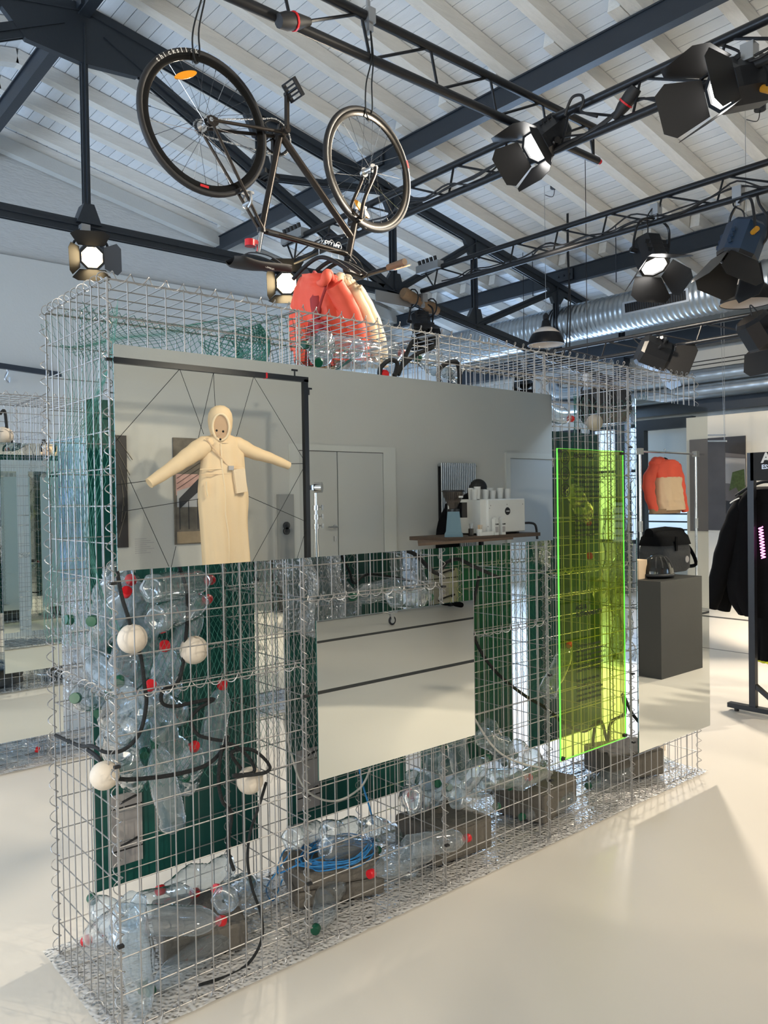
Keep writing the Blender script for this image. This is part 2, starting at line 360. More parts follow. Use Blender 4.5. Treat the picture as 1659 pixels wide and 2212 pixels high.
# rafters
YR = [-5.3, -4.6, -3.9, -3.2, -2.5, -1.8, -1.15, -.55, .08, .72, 1.37, 1.99, 2.62, 3.24, 3.86, 4.48, 5.1, 5.72, 6.3, 6.92, 7.55, 7.98]
for i, y in enumerate(YR):
    for side in (1, -1):
        xe = XR if side > 0 else XL; w_ = .11
        nm = 'rafter'
        segs = [(RX, 4.9, 0), (4.6, 8.2, .12), (7.9, XR, 0)] if side > 0 else [(RX, -1.6, 0), (-1.4, XL, .1)]
        for a, b, dy in segs:
            o = obj(nm, MB().beam((a, y+dy, RF(a, -.075)), (b, y+dy, RF(b, -.075)), w_, .14), M['rafter'], ce)
tr_ = trim(MB().beam((RX, YB-.09, RF(RX, -.2)), (XR, YB-.09, RF(XR, -.2)), .12, .16), M['wall'], 'white board along the foot of the right roof slope at the gable')
trim(MB().beam((RX, YB-.09, RF(RX, -.2)), (XL, YB-.09, RF(XL, -.2)), .12, .16), M['wall'], 'white board along the foot of the left roof slope at the gable')
# steel purlins (run the length of the hall)
def purlin(x, label, dz=-.25):
    t = thing('steel_purlin', label, 'beam', (x, 0, RF(x, dz)), 'steel purlins carrying the rafters')
    z = RF(x, dz); b = MB(); b.bbox(x-.045, x+.045, YF, YB, z-.1, z-.086).bbox(x-.045, x+.045, YF, YB, z+.086, z+.1).bbox(x-.008, x+.008, YF, YB, z-.09, z+.09)
    b.bbox(x-.03, x-.008, YF, YB, z-.09, z+.09)
    obj('beam_section', b, M['steel'], t)
    for y in (-1.5, 4.5): 
        g = MB().bbox(x-.06, x+.06, y-.14, y+.14, z-.07, z+.07); obj('splice_plate', g, M['steel'], t)
        for q in (-.09, 0, .09):
            g2 = MB().tube((x-.075, y+q, z), (x-.055, y+q, z), .014, 6); obj('bolt', g2, M['steel'], t)
    return t
purlin(RX, 'dark steel ridge beam running away at the top left corner', -.42)
purlin(4.75, 'dark steel purlin crossing behind the hanging bicycle')
purlin(8.02, 'dark steel purlin above the big zinc duct')
purlin(-1.5, 'dark steel purlin on the left roof slope')
t = thing('eave_beam', 'dark steel eave beam at the head of the side wall', 'beam', (9.3, 0, 3.5))
obj('beam_section', MB().bbox(9.24, 9.4, YF, YB, 3.38, 3.62), M['steel'], t)
t = thing('wall_beam', 'dark beam across the side wall above the white partition', 'beam', (9.3, 0, 2.6))
obj('beam_section', MB().bbox(9.2, 9.34, YF, 3.9, 2.50, 2.66), M['steel'], t)
# ---- roof truss
YT = 4.5
tr = thing('roof_truss', 'dark steel roof truss with king post and long tie beam', 'truss', (RX, YT, 3.7))
def TC(x, o=0): return V((x, YT, 5.40-SL*abs(x-RX)+o))
def member(name, p0, p1, w_, h, parts=2):
    b = MB()
    if parts == 1: b.beam(p0, p1, w_, h, (0, 1, 0))
    else:
        for s_ in (-1, 1):
            b.beam(V(p0)+V((0, s_*.018, 0)), V(p1)+V((0, s_*.018, 0)), h, .012, (0, 1, 0)).beam(V(p0)+V((0, s_*.03, 0)), V(p1)+V((0, s_*.03, 0)), .012, .026, (0, 1, 0))
    return obj(name, b, M['steel'], tr)
Nr, El = V((4.94, YT, 3.66)), V((9.3, YT, 2.98))
def mir(p): return V((2*RX-p.x, p.y, p.z))
for s_, F in ((1, lambda p: p), (-1, mir)):
    member('top_chord', F(TC(RX)), F(TC(9.3)), .12, .14)
    member('inner_tie', F(V((1.78, YT, 5.25))), F(Nr), .1, .12)
    member('lower_tie', F(Nr), F(El), .1, .12)
    lowt = lambda x: Nr+(El-Nr)*((x-Nr.x)/(El.x-Nr.x))
    inn = lambda x: V((1.78, YT, 5.25))+(Nr-V((1.78, YT, 5.25)))*((x-1.78)/(Nr.x-1.78))
    for x in (3.28, 4.94, 6.22, 7.78):
        bot = inn(x) if x < 4.9 else lowt(x)
        member('strut', F(TC(x)), F(bot), .09, .075)
        g = MB().prism([F(bot+V(q)) for q in ((-.16, 0, .02), (.16, 0, -.04), (.08, 0, .2), (-.05, 0, .2))], (0, .05, 0)); obj('gusset_plate', g, M['steel'], tr)
        g = MB().prism([F(TC(x)+V(q)) for q in ((-.2, 0, .02), (.2, 0, -.06), (.07, 0, -.22), (-.07, 0, -.22))], (0, .05, 0)); obj('gusset_plate', g, M['steel'], tr)
    member('diagonal', F(inn(3.28)), F(TC(4.94)), .06, .07)
    member('diagonal', F(TC(6.22, -.05)), F(Nr), .06, .08)
    member('diagonal', F(TC(7.78, -.05)), F(lowt(6.22)), .06, .08)
    member('diagonal', F(El), F(TC(9.3)), .09, .1)
member('tie_beam', Nr, mir(Nr), .12, .11)
member('king_post', V((RX, YT, 5.3)), V((RX, YT, 3.7)), .1, .055)
obj('gusset_plate', MB().prism([V((RX-.75, YT, 5.34)), V((RX-.1, YT, 5.45)), V((RX+.1, YT, 5.45)), V((RX+.75, YT, 5.34)), V((RX+.45, YT, 5.02)), V((RX, YT, 4.98)), V((RX-.45, YT, 5.02))], (0, .06, 0)), M['steel'], tr)
obj('gusset_plate', MB().prism([V((RX-.10, YT, 3.68)), V((RX+.10, YT, 3.68)), V((RX+.04, YT, 3.84)), V((RX-.04, YT, 3.84))], (0, .13, 0)), M['steel'], tr)
obj('column', MB().bbox(9.22, 9.38, YT-.08, YT+.08, 0, 3.4), M['steel'], tr)
obj('perforated_plate', MB().box((4.85, YT-.1, 3.55), (.5, .012, .12)), M['alu'], tr, label='pale perforated plate')
t = thing('wrapped_bundle', 'brown cloth bundle tied round the truss node', 'bundle', (5.25, YT-.12, 3.52))
pts = [AY(870, 632, 4.36), AY(900, 648, 4.36), AY(925, 662, 4.36), AY(945, 672, 4.36)]
obj('sacking', MB().sweep(cr(pts, 4), [.055+.012*math.sin(i*.9)+.006*math.sin(i*2.3) for i in range(13)], 10), M['sack'], t, True)
for i, (a, b) in enumerate(((890, 645), (930, 665))):
    p = AY(a, b, 4.36); obj('tie_cord', MB().sweep([p+V((.0, math.cos(q)*.1, math.sin(q)*.1)) for q in [2*PI*k/12 for k in range(12)]], .008, 5, True), M['rope'], t)
# curtain rail on the left
p0, p1 = at(-60, 781, 2, 3.0), at(240, 826, 2, 3.0); d_ = (p0-p1).normalized(); p1b = p1-d_*.35
t = thing('ceiling_rail', 'thin dark rail running along the grey gable wall', 'rail', p1)
obj('track', MB().beam(p0+d_*2.2, p1b, .05, .06), M['steel'], t)
for x in (14,):
    p = at(x, 803, 2, 2.95); obj('hook', MB().sweep(cr([p+V((0, 0, .05)), p+V((.01, 0, 0)), p+V((-.02, 0, -.08)), p+V((.02, 0, -.12)), p+V((.03, 0, -.06))], 4), .012, 5), M['alu'], t)
# ---- white partition on the right
pt = struct('wall_partition', MB().bbox(8.7, 8.85, -3.25, 3.72, 0, 2.38), mat('white_partition_paint', (.72, .69, .62), .7, 0, .05, 40), 'white free standing partition wall')
# ================================================================== gabion walls
CW, CDP = .6, .5
WR = .0019
def panel(o, u, v, su, sv, nu, nv, off):
    """welded mesh: nu+1 wires along v, nv+1 wires along u"""
    mb = MB(); o, u, v, off = V(o), V(u), V(v), V(off)
    for i in range(nu+1): mb.tube(o+u*(su*i/nu)+off, o+u*(su*i/nu)+v*sv+off, WR, 5)
    for j in range(nv+1): mb.tube(o+v*(sv*j/nv)-off, o+v*(sv*j/nv)+u*su-off, WR, 5)
    return mb
X_, Y_, Z_ = (1, 0, 0), (0, 1, 0), (0, 0, 1)
def spiral(t, p0, p1, ph=0):
    obj('spiral_binder', MB().helix(p0, p1, .0125, .05, .0016, 4, 10, ph), M['wire'], t)
def basket(name, label, group, x0, y0, z0, z1, first, last, top, bottom):
    t = thing(name, label, 'wire basket', (x0+CW/2, y0+CDP/2, z0), group)
    e = .006; a, b = x0+e, x0+CW-e; c, d = y0+e, y0+CDP-e; lo, hi = z0+e, z1-e; nz = round((z1-z0)/.1)
    def P(n, m): obj(n, m, M['wire'], t, kind='stuff')
    o_ = .0022
    P('front_panel', panel((a, c, lo), X_, Z_, b-a, hi-lo, 11, nz, (0, -o_, 0)))
    P('back_panel', panel((a, d, lo), X_, Z_, b-a, hi-lo, 11, nz, (0, o_, 0)))
    P('side_panel', panel((a, c, lo), Y_, Z_, d-c, hi-lo, 9, nz, (-o_, 0, 0)))
    if last: P('side_panel', panel((b, c, lo), Y_, Z_, d-c, hi-lo, 9, nz, (o_, 0, 0)))
    if bottom: P('base_panel', panel((a, c, lo), X_, Y_, b-a, d-c, 11, 5, (0, 0, -o_)))
    if top: P('lid_panel', panel((a, c, hi), X_, Y_, b-a, d-c, 11, 5, (0, 0, o_)))
    spiral(t, (x0, y0, lo), (x0, y0, hi)); spiral(t, (x0, y0+CDP, lo), (x0, y0+CDP, hi), 1)
    if last: spiral(t, (x0+CW, y0, lo), (x0+CW, y0, hi), 2); spiral(t, (x0+CW, y0+CDP, lo), (x0+CW, y0+CDP, hi), 3)
    spiral(t, (a, y0, z1), (b, y0, z1)); spiral(t, (a, y0+CDP, z1), (b, y0+CDP, z1))
    if first: spiral(t, (x0, c, z1), (x0, d, z1))
    if last: spiral(t, (x0+CW, c, z1), (x0+CW, d, z1))
    if bottom:
        spiral(t, (a, y0, z0+.008), (b, y0, z0+.008)); spiral(t, (a, y0+CDP, z0+.008), (b, y0+CDP, z0+.008))
        if first: spiral(t, (x0, c, z0+.008), (x0, d, z0+.008))
    for k in range(2):
        z = lo+(.27+.45*k+.1*math.sin(x0*9+k))*(hi-lo)
        obj('cable_tie', MB().box((x0, y0-.008, z), (.016, .012, .007)), M['matblack'], t)
    return t
ORD = ['first', 'second', 'middle', 'fourth', 'last']
for i in range(5):
    zm = .9 if i % 2 == 0 else 1.1; sz = 'shorter' if zm == .9 else 'taller'; sz2 = 'taller' if zm == .9 else 'shorter'
    basket('gabion_basket', 'lower wire basket on the floor, %s column of the near cage wall' % ORD[i], 'wire baskets of the near cage wall', i*CW, 0, .004, zm, i == 0, i == 4, False, True)
    basket('gabion_basket', 'upper wire basket, %s column of the near cage wall' % ORD[i], 'wire baskets of the near cage wall', i*CW, 0, zm, 2.0, i == 0, i == 4, True, False)
for i in range(5):
    zm = 1.1 if i % 2 == 0 else .9
    x0 = -.6+i*CW
    basket('gabion_basket', 'lower wire basket on the floor, %s column of the far cage wall' % ORD[i], 'wire baskets of the far cage wall', x0, 2.45, .004, zm, i == 0, i == 4, False, True)
    basket('gabion_basket', 'upper wire basket, %s column of the far cage wall' % ORD[i], 'wire baskets of the far cage wall', x0, 2.45, zm, 2.0, i == 0, i == 4, True, False)
def sheet(name, x0, x1, y0, y1, label):
    mb = MB().grid(lambda u, v: V((x0+(x1-x0)*u, y0+(y1-y0)*v, .011+.004*noise.noise(V((u*60, v*12, 3))))), 150, 30)
    tag(obj(name, mb, M['wrap'], None, True), label, 'sheet')
sheet('bubble_wrap_sheet', -.03, 3.03, -.035, .55, 'clear bubble wrap laid on the floor under the near cage wall')
sheet('bubble_wrap_sheet', -.65, 2.44, 2.4, 2.98, 'clear bubble wrap laid on the floor under the far cage wall')
# ------------------------------------------------------------------ mirrors
def mirror(label, x0, x1, z0, z1, y, face, group=None, plate=None, slope=0.):
    """glass faces -Y when face=-1, the green backing is on the other side"""
    t = thing('wall_mirror', label, 'mirror', ((x0+x1)/2, y, z0), group)
    ya = y+.0045*(-face)
    obj('glass', MB().prism([(x0, y+(-face)*.001, z0), (x1, y+(-face)*.001, z0), (x1, y+(-face)*.001, z1), (x0, y+(-face)*.001, z1)], (0, .002, 0)), M['mirror'], t)
    obj('backing', MB().bbox(x0, x1, min(y-face*.0022, y-face*.006), max(y-face*.0022, y-face*.006), z0, z1), M['green'], t, label='dark green painted mirror back')
    if plate:
        px, pz, pw_, ph_ = plate; yb = y-face*.009
        pl = obj('hanger_plate', MB().bbox(px, px+pw_, yb-.003, yb+.003, pz, pz+ph_), M['plate'], t, label='grey metal hanging plate')
        for q in (.93, .33):
            zz = pz+ph_*q
            pts = [V((px+pw_*.3, yb-.006, zz-.012)), V((px+pw_*.3, yb-.03, zz)), V((px+pw_*.72, yb-.03, zz+.012)), V((px+pw_*.72, yb-.006, zz))]
            obj('cable_tie', MB().sweep(cr(pts, 4), .004, 5), M['matblack'], pl)
            obj('groove', MB().bbox(px, px+pw_, yb-.0045, yb-.003, zz-.03, zz-.026), M['matblack'], pl)
    return t
mirror('wide mirror across the upper front of the near cage wall', .004, 1.802, 1.233, 1.818, MY, -1, 'mirrors on the front of the near cage wall')
mirror('square mirror low on the front of the near cage wall', .628, 1.33, .538, 1.035, MY, -1, 'mirrors on the front of the near cage wall')
mirror('tall mirror at the right end of the near cage wall', 2.41, 3.06, .235, 1.845, MY, -1, 'mirrors on the front of the near cage wall')
WH = ['leftmost', 'second from left', 'second from right', 'rightmost']
for i, (a, b, pl) in enumerate(((.13, .74, (.185, .215, .105, .235)), (.87, 1.48, (.915, .205, .105, .235)), (1.575, 2.19, (1.63, .90, .18, .19)), (2.31, 2.93, None))):
    mirror('tall mirror on the back of the near cage wall, green back showing, %s' % WH[i], a, b, .15, 1.745, .53, 1, 'mirrors on the back of the near cage wall', pl)
for i, (a, b) in enumerate(((.05, .665), (.90, 1.51), (1.62, 2.23))):
    mirror(['tall mirror on the far cage wall seen past the left corner of the near one', 'second mirror of the far cage wall, mostly behind the near green boards', 'third mirror of the far cage wall, behind the near cage'][i], a, b, .165, 1.735, 2.42, -1, 'mirrors on the far cage wall')
# ------------------------------------------------------------------ yellow acrylic text panel
AX0, AX1, AZ0, AZ1, AYP = 1.845, 2.315, .325, 1.605, -.022
t = thing('acrylic_text_panel', 'fluorescent yellow acrylic panel with black text hung on the near cage wall', 'panel', ((AX0+AX1)/2, AYP, AZ0))
obj('sheet', MB().bbox(AX0, AX1, AYP-.0006, AYP+.0006, AZ0, AZ1), M['acrylic'], t)
for q in ((AX0-.0025, AX0+.001, AZ0, AZ1), (AX1-.0004, AX1+.0008, AZ0, AZ1), (AX0, AX1, AZ0-.0006, AZ0+.0006), (AX0, AX1, AZ1-.0004, AZ1+.0004)):
    obj('glowing_edge', MB().bbox(q[0], q[1], AYP-.0025, AYP+.0025, q[2], q[3]), M['acredge'], t)
yt = AYP-.0012
def ptx(name, s, x, z, size, sx=.72, bold=.0, m='print'):
    obj(name, text_mb(s, size, (x, yt, z), (1, 0, 0), (0, 0, 1), .0006, bold=bold, sx=sx), M[m], t)
ptx('heading', 'ABOUT AGU', AX0+.108, AZ1-.036, .027, .9, .0007)
body = ['In the Netherlands, AGU is a household', 'name among cyclists. The brand has', 'been dressing riders for decades. The', 'first rain jacket is made in the sixties.', 'Now AGU wants to enter the', 'German market with the same', 'mission: to bring comfortable and', 'innovative clothing to German', 'cycling fans.', '', 'AGU was founded in 1966 in', 'Alkmaar, in the Netherlands.', 'For over 50 years the cycling', 'clothing brand has combined', 'function and design with', 'passion.']
for i, s in enumerate(body):
    if s: ptx('text_line', s, AX0+.112, AZ1-.080-i*.0203, .0172, .82, .00035)
ptx('heading', 'AGU &', AX0+.112, AZ1-.672, .028, .9, .0007); ptx('heading', 'SUSTAINABILITY', AX0+.112, AZ1-.702, .028, .9, .0007)
body = ['Cycling is the most sustainable', 'way to get around. By riding more we', 'want to encourage more people and', 'also look after their cycling gear and', 'make a product that lasts but also', 'comes from recycled bottles.', '', 'Every person who takes the', 'bike instead of the car is one.', 'Everyone we can help make that', 'choice is one step closer to a more', 'sustainable present and future.']
for i, s in enumerate(body):
    if s: ptx('text_line', s, AX0+.112, AZ1-.830-i*.0208, .0172, .82, .00035)
def ring(c, R, r): return MB().sweep([V(c)+V((R*math.cos(2*PI*k/32), 0, R*math.sin(2*PI*k/32))) for k in range(32)], r, 4, True)
ic = [(AX0+.051, AZ1-.036), (AX0+.051, AZ1-.104), (AX0+.051, AZ1-.171)]
for i, (x, z) in enumerate(ic):
    g = obj('icon', ring((x, yt, z), .0285, .0014), M['print'], t)
    if i == 0: s = [[V((x, yt, z+.025)), V((x+.014, yt, z+.002)), V((x+.013, yt, z-.014)), V((x, yt, z-.022)), V((x-.013, yt, z-.014)), V((x-.014, yt, z+.002)), V((x, yt, z+.025))], [V((x+.002, yt, z+.008)), V((x-.006, yt, z-.006)), V((x+.002, yt, z-.012))]]
    elif i == 1: s = [[V((x-.024, yt, z+.006)), V((x+.01, yt, z+.006)), V((x+.012, yt, z+.02)), V((x+.0, yt, z+.02))], [V((x-.02, yt, z-.001)), V((x+.024, yt, z-.001)), V((x+.03, yt, z+.01)), V((x+.02, yt, z+.014))], [V((x-.024, yt, z-.008)), V((x+.006, yt, z-.008)), V((x+.01, yt, z-.02)), V((x-.0, yt, z-.024))]]
    else:
        s = []
        for k in range(6):
            a = k*PI/3+PI/6; d = V((math.cos(a), 0, math.sin(a))); c = V((x, yt, z)); e = V((-d.z, 0, d.x))
            s += [[c, c+d*.026], [c+d*.016, c+d*.024+e*.007], [c+d*.016, c+d*.024-e*.007]]
    b = MB(); s = [[V((x, yt, z))+(p-V((x, yt, z)))*.75 for p in q] for q in s]
    for q in s: b.sweep(cr(q, 4) if len(q) > 2 else q, .0013, 4)
    obj('symbol', b, M['print'], g)
for x, z in ((AX0+.01, AZ1-.012), (AX1-.008, AZ1-.01), (AX0+.008, AZ0+.008), (AX1-.01, AZ0+.012)): obj('cable_tie', MB().box((x, AYP-.002, z), (.02, .014, .012)), M['matblack'], t)
# ------------------------------------------------------------------ bottles
def bottle_mesh(seed, rnd):
    prof = [(.006, .012), (.02, .008), (.033, .001), (.039, .008), (.0415, .02)]
    h = .03
    while h < .185:
        prof += [(.0420, h), (.0405, h+.006)]; h += .0125
    prof += [(.0425, .195), (.0428, .205), (.042, .222), (.0385, .240), (.033, .258), (.026, .275), (.0185, .288), (.0145, .295), (.0135, .302), (.0155, .304), (.0135, .306), (.0135, .312)]
    mb = MB().lathe(prof, 22, wob=lambda a, z: 1+(.09*math.cos(5*a)*(1 if z < .012 else 0)))
    for i, p in enumerate(mb.v):
        p = V(p)
        if p.z < .28:
            n1 = noise.noise_vector(p*11+V((seed*7.3, seed*3.1, 0)))*(.020*rnd); n2 = noise.noise_vector(p*34+V((seed, 0, seed)))*(.006*rnd)
            q = p+n1+n2; q.z = p.z+(q.z-p.z)*.4; mb.v[i] = tuple(q)
    return mb.mesh('bottle_body', M['pet'], True, False)
BM = [bottle_mesh(1, .15), bottle_mesh(2, .45), bottle_mesh(3, .9), bottle_mesh(4, .3)]
cm = MB(); cm.capl = True
cm.lathe([(.0145, .303), (.0158, .305), (.0158, .322), (.0145, .325), (.001, .3255)], 18, wob=lambda a, z: 1)
CR_, CG_ = cm.mesh('cap', M['red'], True), cm.mesh('cap', M['dgreen'], True)
nb = 0
CM = {}
def bottle(label, c, b, col, sc=1.0, group='clear plastic bottles in the near cage wall', nocap=False):
    """c: cap position, b: towards the base"""
    global nb; c, b = V(c), V(b); d = (c-b).normalized(); base = c-d*(.322*sc)
    t = thing('plastic_bottle', label, 'bottle', base, group); t.rotation_euler = d.to_track_quat('Z', 'Y').to_euler(); t.scale = (sc, sc, sc)
    put('bottle_body', BM[nb % 4], t, False)
    if not nocap:
        k = put('cap', CR_ if col == 'r' else CG_, t, False); k['label'] = 'red screw cap' if col == 'r' else 'dark green screw cap'
    nb += 1; return t
CN = {'r': 'red', 'g': 'green'}
BL = [  # cap px, Y, base px, Y, colour, where
 (150, 2046, .34, 228, 1997, .25, 'r', 'pointing at the left corner of the near cage floor'),
 (309, 2136, .12, 276, 1950, .14, 'g', 'standing on its cap behind the front left corner'),
 (342, 1924, .30, 498, 1877, .36, 'r', 'lying on the dark block in the first column'),
 (424, 1928, .34, 300, 1960, .30, 'r', 'lying behind the others on the block in the first column'),
 (461, 1989, .08, 328, 2028, .08, 'r', 'lying low across the first column'),
 (546, 1900, .30, 482, 1947, .26, 'g', 'beside the black rope at the right of the first column'),
 (513, 1924, .25, 575, 2045, .2, 'r', 'leaning down to the floor by the black rope'),
 (305, 2190, .06, 231, 2047, .12, 'g', 'tipped cap down at the very front left'),
 (320, 2165, .10, 494, 2030, .10, 'g', 'lying along the front mesh of the first column'),
 (215, 1960, .30, 262, 2080, .2, 'g', 'upright near the left side mesh on the cage floor'),
 (281, 1250, .16, 335, 1350, .3, 'r', 'uppermost in the hanging pile, just under the wide mirror'),
 (274, 1276, .12, 215, 1380, .26, 'r', 'second from the top of the hanging pile'),
 (447, 1254, .20, 340, 1275, .24, 'r', 'at the upper right of the hanging pile'),
 (443, 1297, .22, 350, 1345, .26, 'r', 'below the upper right one in the hanging pile'),
 (356, 1392, .12, 362, 1520, .12, 'r', 'hanging straight between the two cream floats'),
 (327, 1477, .10, 232, 1612, .12, 'r', 'slanting down left at the front of the hanging pile'),
 (481, 1475, .20, 448, 1640, .22, 'r', 'at the right edge of the hanging pile by the seam'),
 (421, 1610, .18, 400, 1700, .2, 'r', 'low on the right of the hanging pile'),
 (157, 1342, .20, 262, 1305, .25, 'g', 'pointing left by the side mesh atop the pile'),
 (257, 1475, .10, 280, 1370, .16, 'g', 'neck down left of the middle float'),
 (216, 1450, .30, 160, 1390, .42, 'g', 'deep in the left of the hanging pile'),
 (312, 1597, .24, 290, 1480, .3, 'g', 'neck down in the lower middle of the pile'),
 (402, 1681, .26, 345, 1560, .3, 'g', 'neck down lowest in the pile'),
 (335, 1600, .15, 375, 1785, .15, 'g', 'hanging lowest with its ribbed base down'),
 (235, 1560, .3, 165, 1525, .2, 'g', 'base towards the left side mesh, upper'),
 (250, 1640, .3, 172, 1590, .2, 'g', 'base towards the left side mesh, lower'),
 (300, 1360, .35, 390, 1290, .4, 'g', 'hidden in the back of the pile, upper'),
 (250, 1330, .38, 330, 1420, .4, 'g', 'hidden in the back of the pile, middle'),
 (420, 1330, .3, 340, 1450, .34, 'g', 'behind the right float'),
 (300, 1700, .3, 250, 1640, .3, 'g', 'low at the left of the pile by the float'),
 (788, 1780, .3, 702, 1806, .3, 'g', 'top of the stack in the second column, left'),
 (869, 1811, .3, 800, 1785, .34, 'g', 'top of the stack in the second column, right'),
 (817, 1836, .22, 700, 1830, .25, 'g', 'lying under the blue cord on the block'),
 (798, 1889, .05, 928, 1832, .06, 'r', 'lying across the front of the second column'),
 (682, 2028, .05, 735, 1880, .08, 'g', 'leaning cap down on the floor of the second column'),
 (700, 1790, .40, 628, 1812, .3, 'g', 'end on at the left of the second column'),
 (1011, 1810, .05, 900, 1840, .07, 'r', 'lying against the dark block of the middle column'),
 (905, 1890, .3, 880, 1890, .16, 'g', 'base showing on the floor of the second column'),
 (888, 1720, .22, 935, 1745, .12, 'r', 'at the left of the pile above the middle block'),
 (946, 1693, .16, 890, 1680, .28, 'g', 'behind the spiral seam above the middle block'),
 (997, 1679, .26, 985, 1590, .26, 'g', 'standing neck down in the pile of the middle column'),
 (1113, 1632, .25, 1040, 1590, .3, 'g', 'at the upper right of the pile of the middle column'),
 (1173, 1651, .2, 1110, 1620, .3, 'g', 'reaching the seam right of the middle column'),
 (1144, 1679, .12, 1045, 1685, .12, 'r', 'lying across the pile of the middle column'),
 (1060, 1700, .3, 1023, 1702, .08, 'g', 'round base facing forward in the middle column'),
 (940, 1740, .3, 935, 1620, .3, 'g', 'upright behind the seam of the middle column'),
 (1000, 1740, .3, 960, 1640, .34, 'g', 'leaning behind the pile of the middle column'),
 (1090, 1650, .4, 1054, 1566, .34, 'g', 'standing at the back of the middle column'),
 (1080, 1690, .36, 1085, 1603, .2, 'g', 'with rounded end up in the middle column'),
 (1126, 1765, .16, 1235, 1752, .14, 'g', 'lying on the floor of the fourth column, green cap left'),
 (1270, 1760, .22, 1370, 1710, .2, 'g', 'lying on the floor below the yellow panel'),
 (1491, 1653, .26, 1415, 1625, .3, 'g', 'lying at the right end of the cage beside the block'),
 (1235, 905, .2, 1150, 880, .24, 'r', 'high in the fourth column beside the cream float'),
 (1272, 1130, .25, 1240, 1060, .3, 'r', 'behind the yellow panel, upper'),
 (1273, 1198, .25, 1300, 1300, .3, 'r', 'behind the yellow panel, middle'),
 (1231, 1390, .3, 1180, 1500, .3, 'r', 'behind the yellow panel, left of the text'),
 (1330, 1420, .3, 1345, 1320, .3, 'g', 'behind the yellow panel at its right edge'),
 (930, 1660, .35, 905, 1740, .30, 'g', 'upright deep behind the pile above the middle block'),
 (970, 1700, .10, 900, 1735, .20, 'g', 'lying across the seam above the middle block'),
 (1050, 1640, .15, 1000, 1720, .10, 'g', 'neck up in the front of the middle pile'),
 (1100, 1700, .10, 1180, 1660, .20, 'g', 'lying right of the pile towards the yellow panel'),
 (1075, 1742, .10, 985, 1725, .15, 'g', 'lowest in the pile above the middle block'),
 (230, 1300, .34, 165, 1330, .42, 'g', 'end on at the far left of the pile, high'),
 (205, 1340, .42, 290, 1330, .4, 'g', 'deep behind the first float'),
 (190, 1420, .40, 250, 1500, .3, 'g', 'deep behind the green capped pair'),
 (210, 1500, .38, 165, 1470, .46, 'g', 'end on by the left back corner, middle'),
 (240, 1520, .30, 300, 1440, .34, 'g', 'lying behind the slanting bottle'),
 (370, 1450, .34, 300, 1530, .30, 'g', 'behind the straight hanging bottle'),
 (300, 1290, .40, 250, 1240, .40, 'g', 'just below the wide mirror at the back'),
 (400, 1560, .30, 330, 1500, .34, 'g', 'in the lower right back of the pile'),
 (280, 1560, .30, 200, 1560, .40, 'g', 'lying crosswise low in the pile'),
 (688, 784, .1, 700, 735, .2, 'g', 'neck down on top of the wide mirror in the second column'),
 (655, 745, .25, 772, 752, .3, 'g', 'lying high in the second column, left'),
 (872, 764, .2, 770, 760, .26, 'r', 'lying high in the second column, right'),
 (899, 772, .15, 990, 800, .16, 'g', 'high at the start of the middle column'),
 (832, 808, .1, 740, 800, .2, 'r', 'just above the wide mirror top edge'),
 (760, 1290, .2, 850, 1268, .24, 'g', 'lying just under the wide mirror in the second column'),
 (930, 1290, .25, 850, 1290, .3, 'g', 'crumpled at the back under the wide mirror'),
]
def seat(cx, cy, Y0, bx, by, Y1, box):
    """cap point and base point .315 m apart, the base on its own line of sight, kept inside the cage"""
    C = AY(cx, cy, Y0); d = ray(bx, by).normalized(); o = CAM-C; b = o.dot(d); c = o.dot(o)-.315**2; q = b*b-c
    if q > 0:
        r = [CAM+d*(-b+s_*math.sqrt(q)) for s_ in (-1, 1)]; E = min(r, key=lambda p: abs(p.y-Y1))
    else: E = CAM+d*(-b); E = C+(E-C).normalized()*.315
    x0, x1, y0, y1 = box
    for P, L in ((C, .02), (E, .045), (C, .02), (E, .045)):
        dx = max(0, x0+L-P.x)-max(0, P.x-(x1-L)); dy = max(0, y0+L-P.y)-max(0, P.y-(y1-L)); dz = max(0, L+.01-P.z)
        P += V((dx, dy, dz))
    return C, E
for c in BL:
    C_c, E_c = seat(c[0], c[1], c[2], c[3], c[4], c[5], (0.01, 2.99, .01, .49)); C_c = E_c+(C_c-E_c).normalized()*.315
    bottle('clear bottle, %s cap, %s' % (CN[c[6]], c[7]), C_c, E_c, c[6], .98)
for i, (a, b, Y0, c, d, col) in enumerate(((40, 1650, 2.6, -10, 1640, 'g'), (84, 1620, 2.55, 30, 1610, 'r'), (80, 1655, 2.5, 20, 1640, 'g'), (-40, 1640, 2.6, -90, 1650, 'r'), (150, 1600, 2.6, 110, 1610, 'g'))):
    bottle('clear plastic bottle on the floor of the far cage wall, %s' % ['green cap, left', 'red cap', 'green cap nearest the mesh', 'outside the left edge', 'behind the spiral corner'][i], AY(a, b, Y0), AY(c, d, Y0+.05), col, .98, 'clear plastic bottles in the far cage wall')
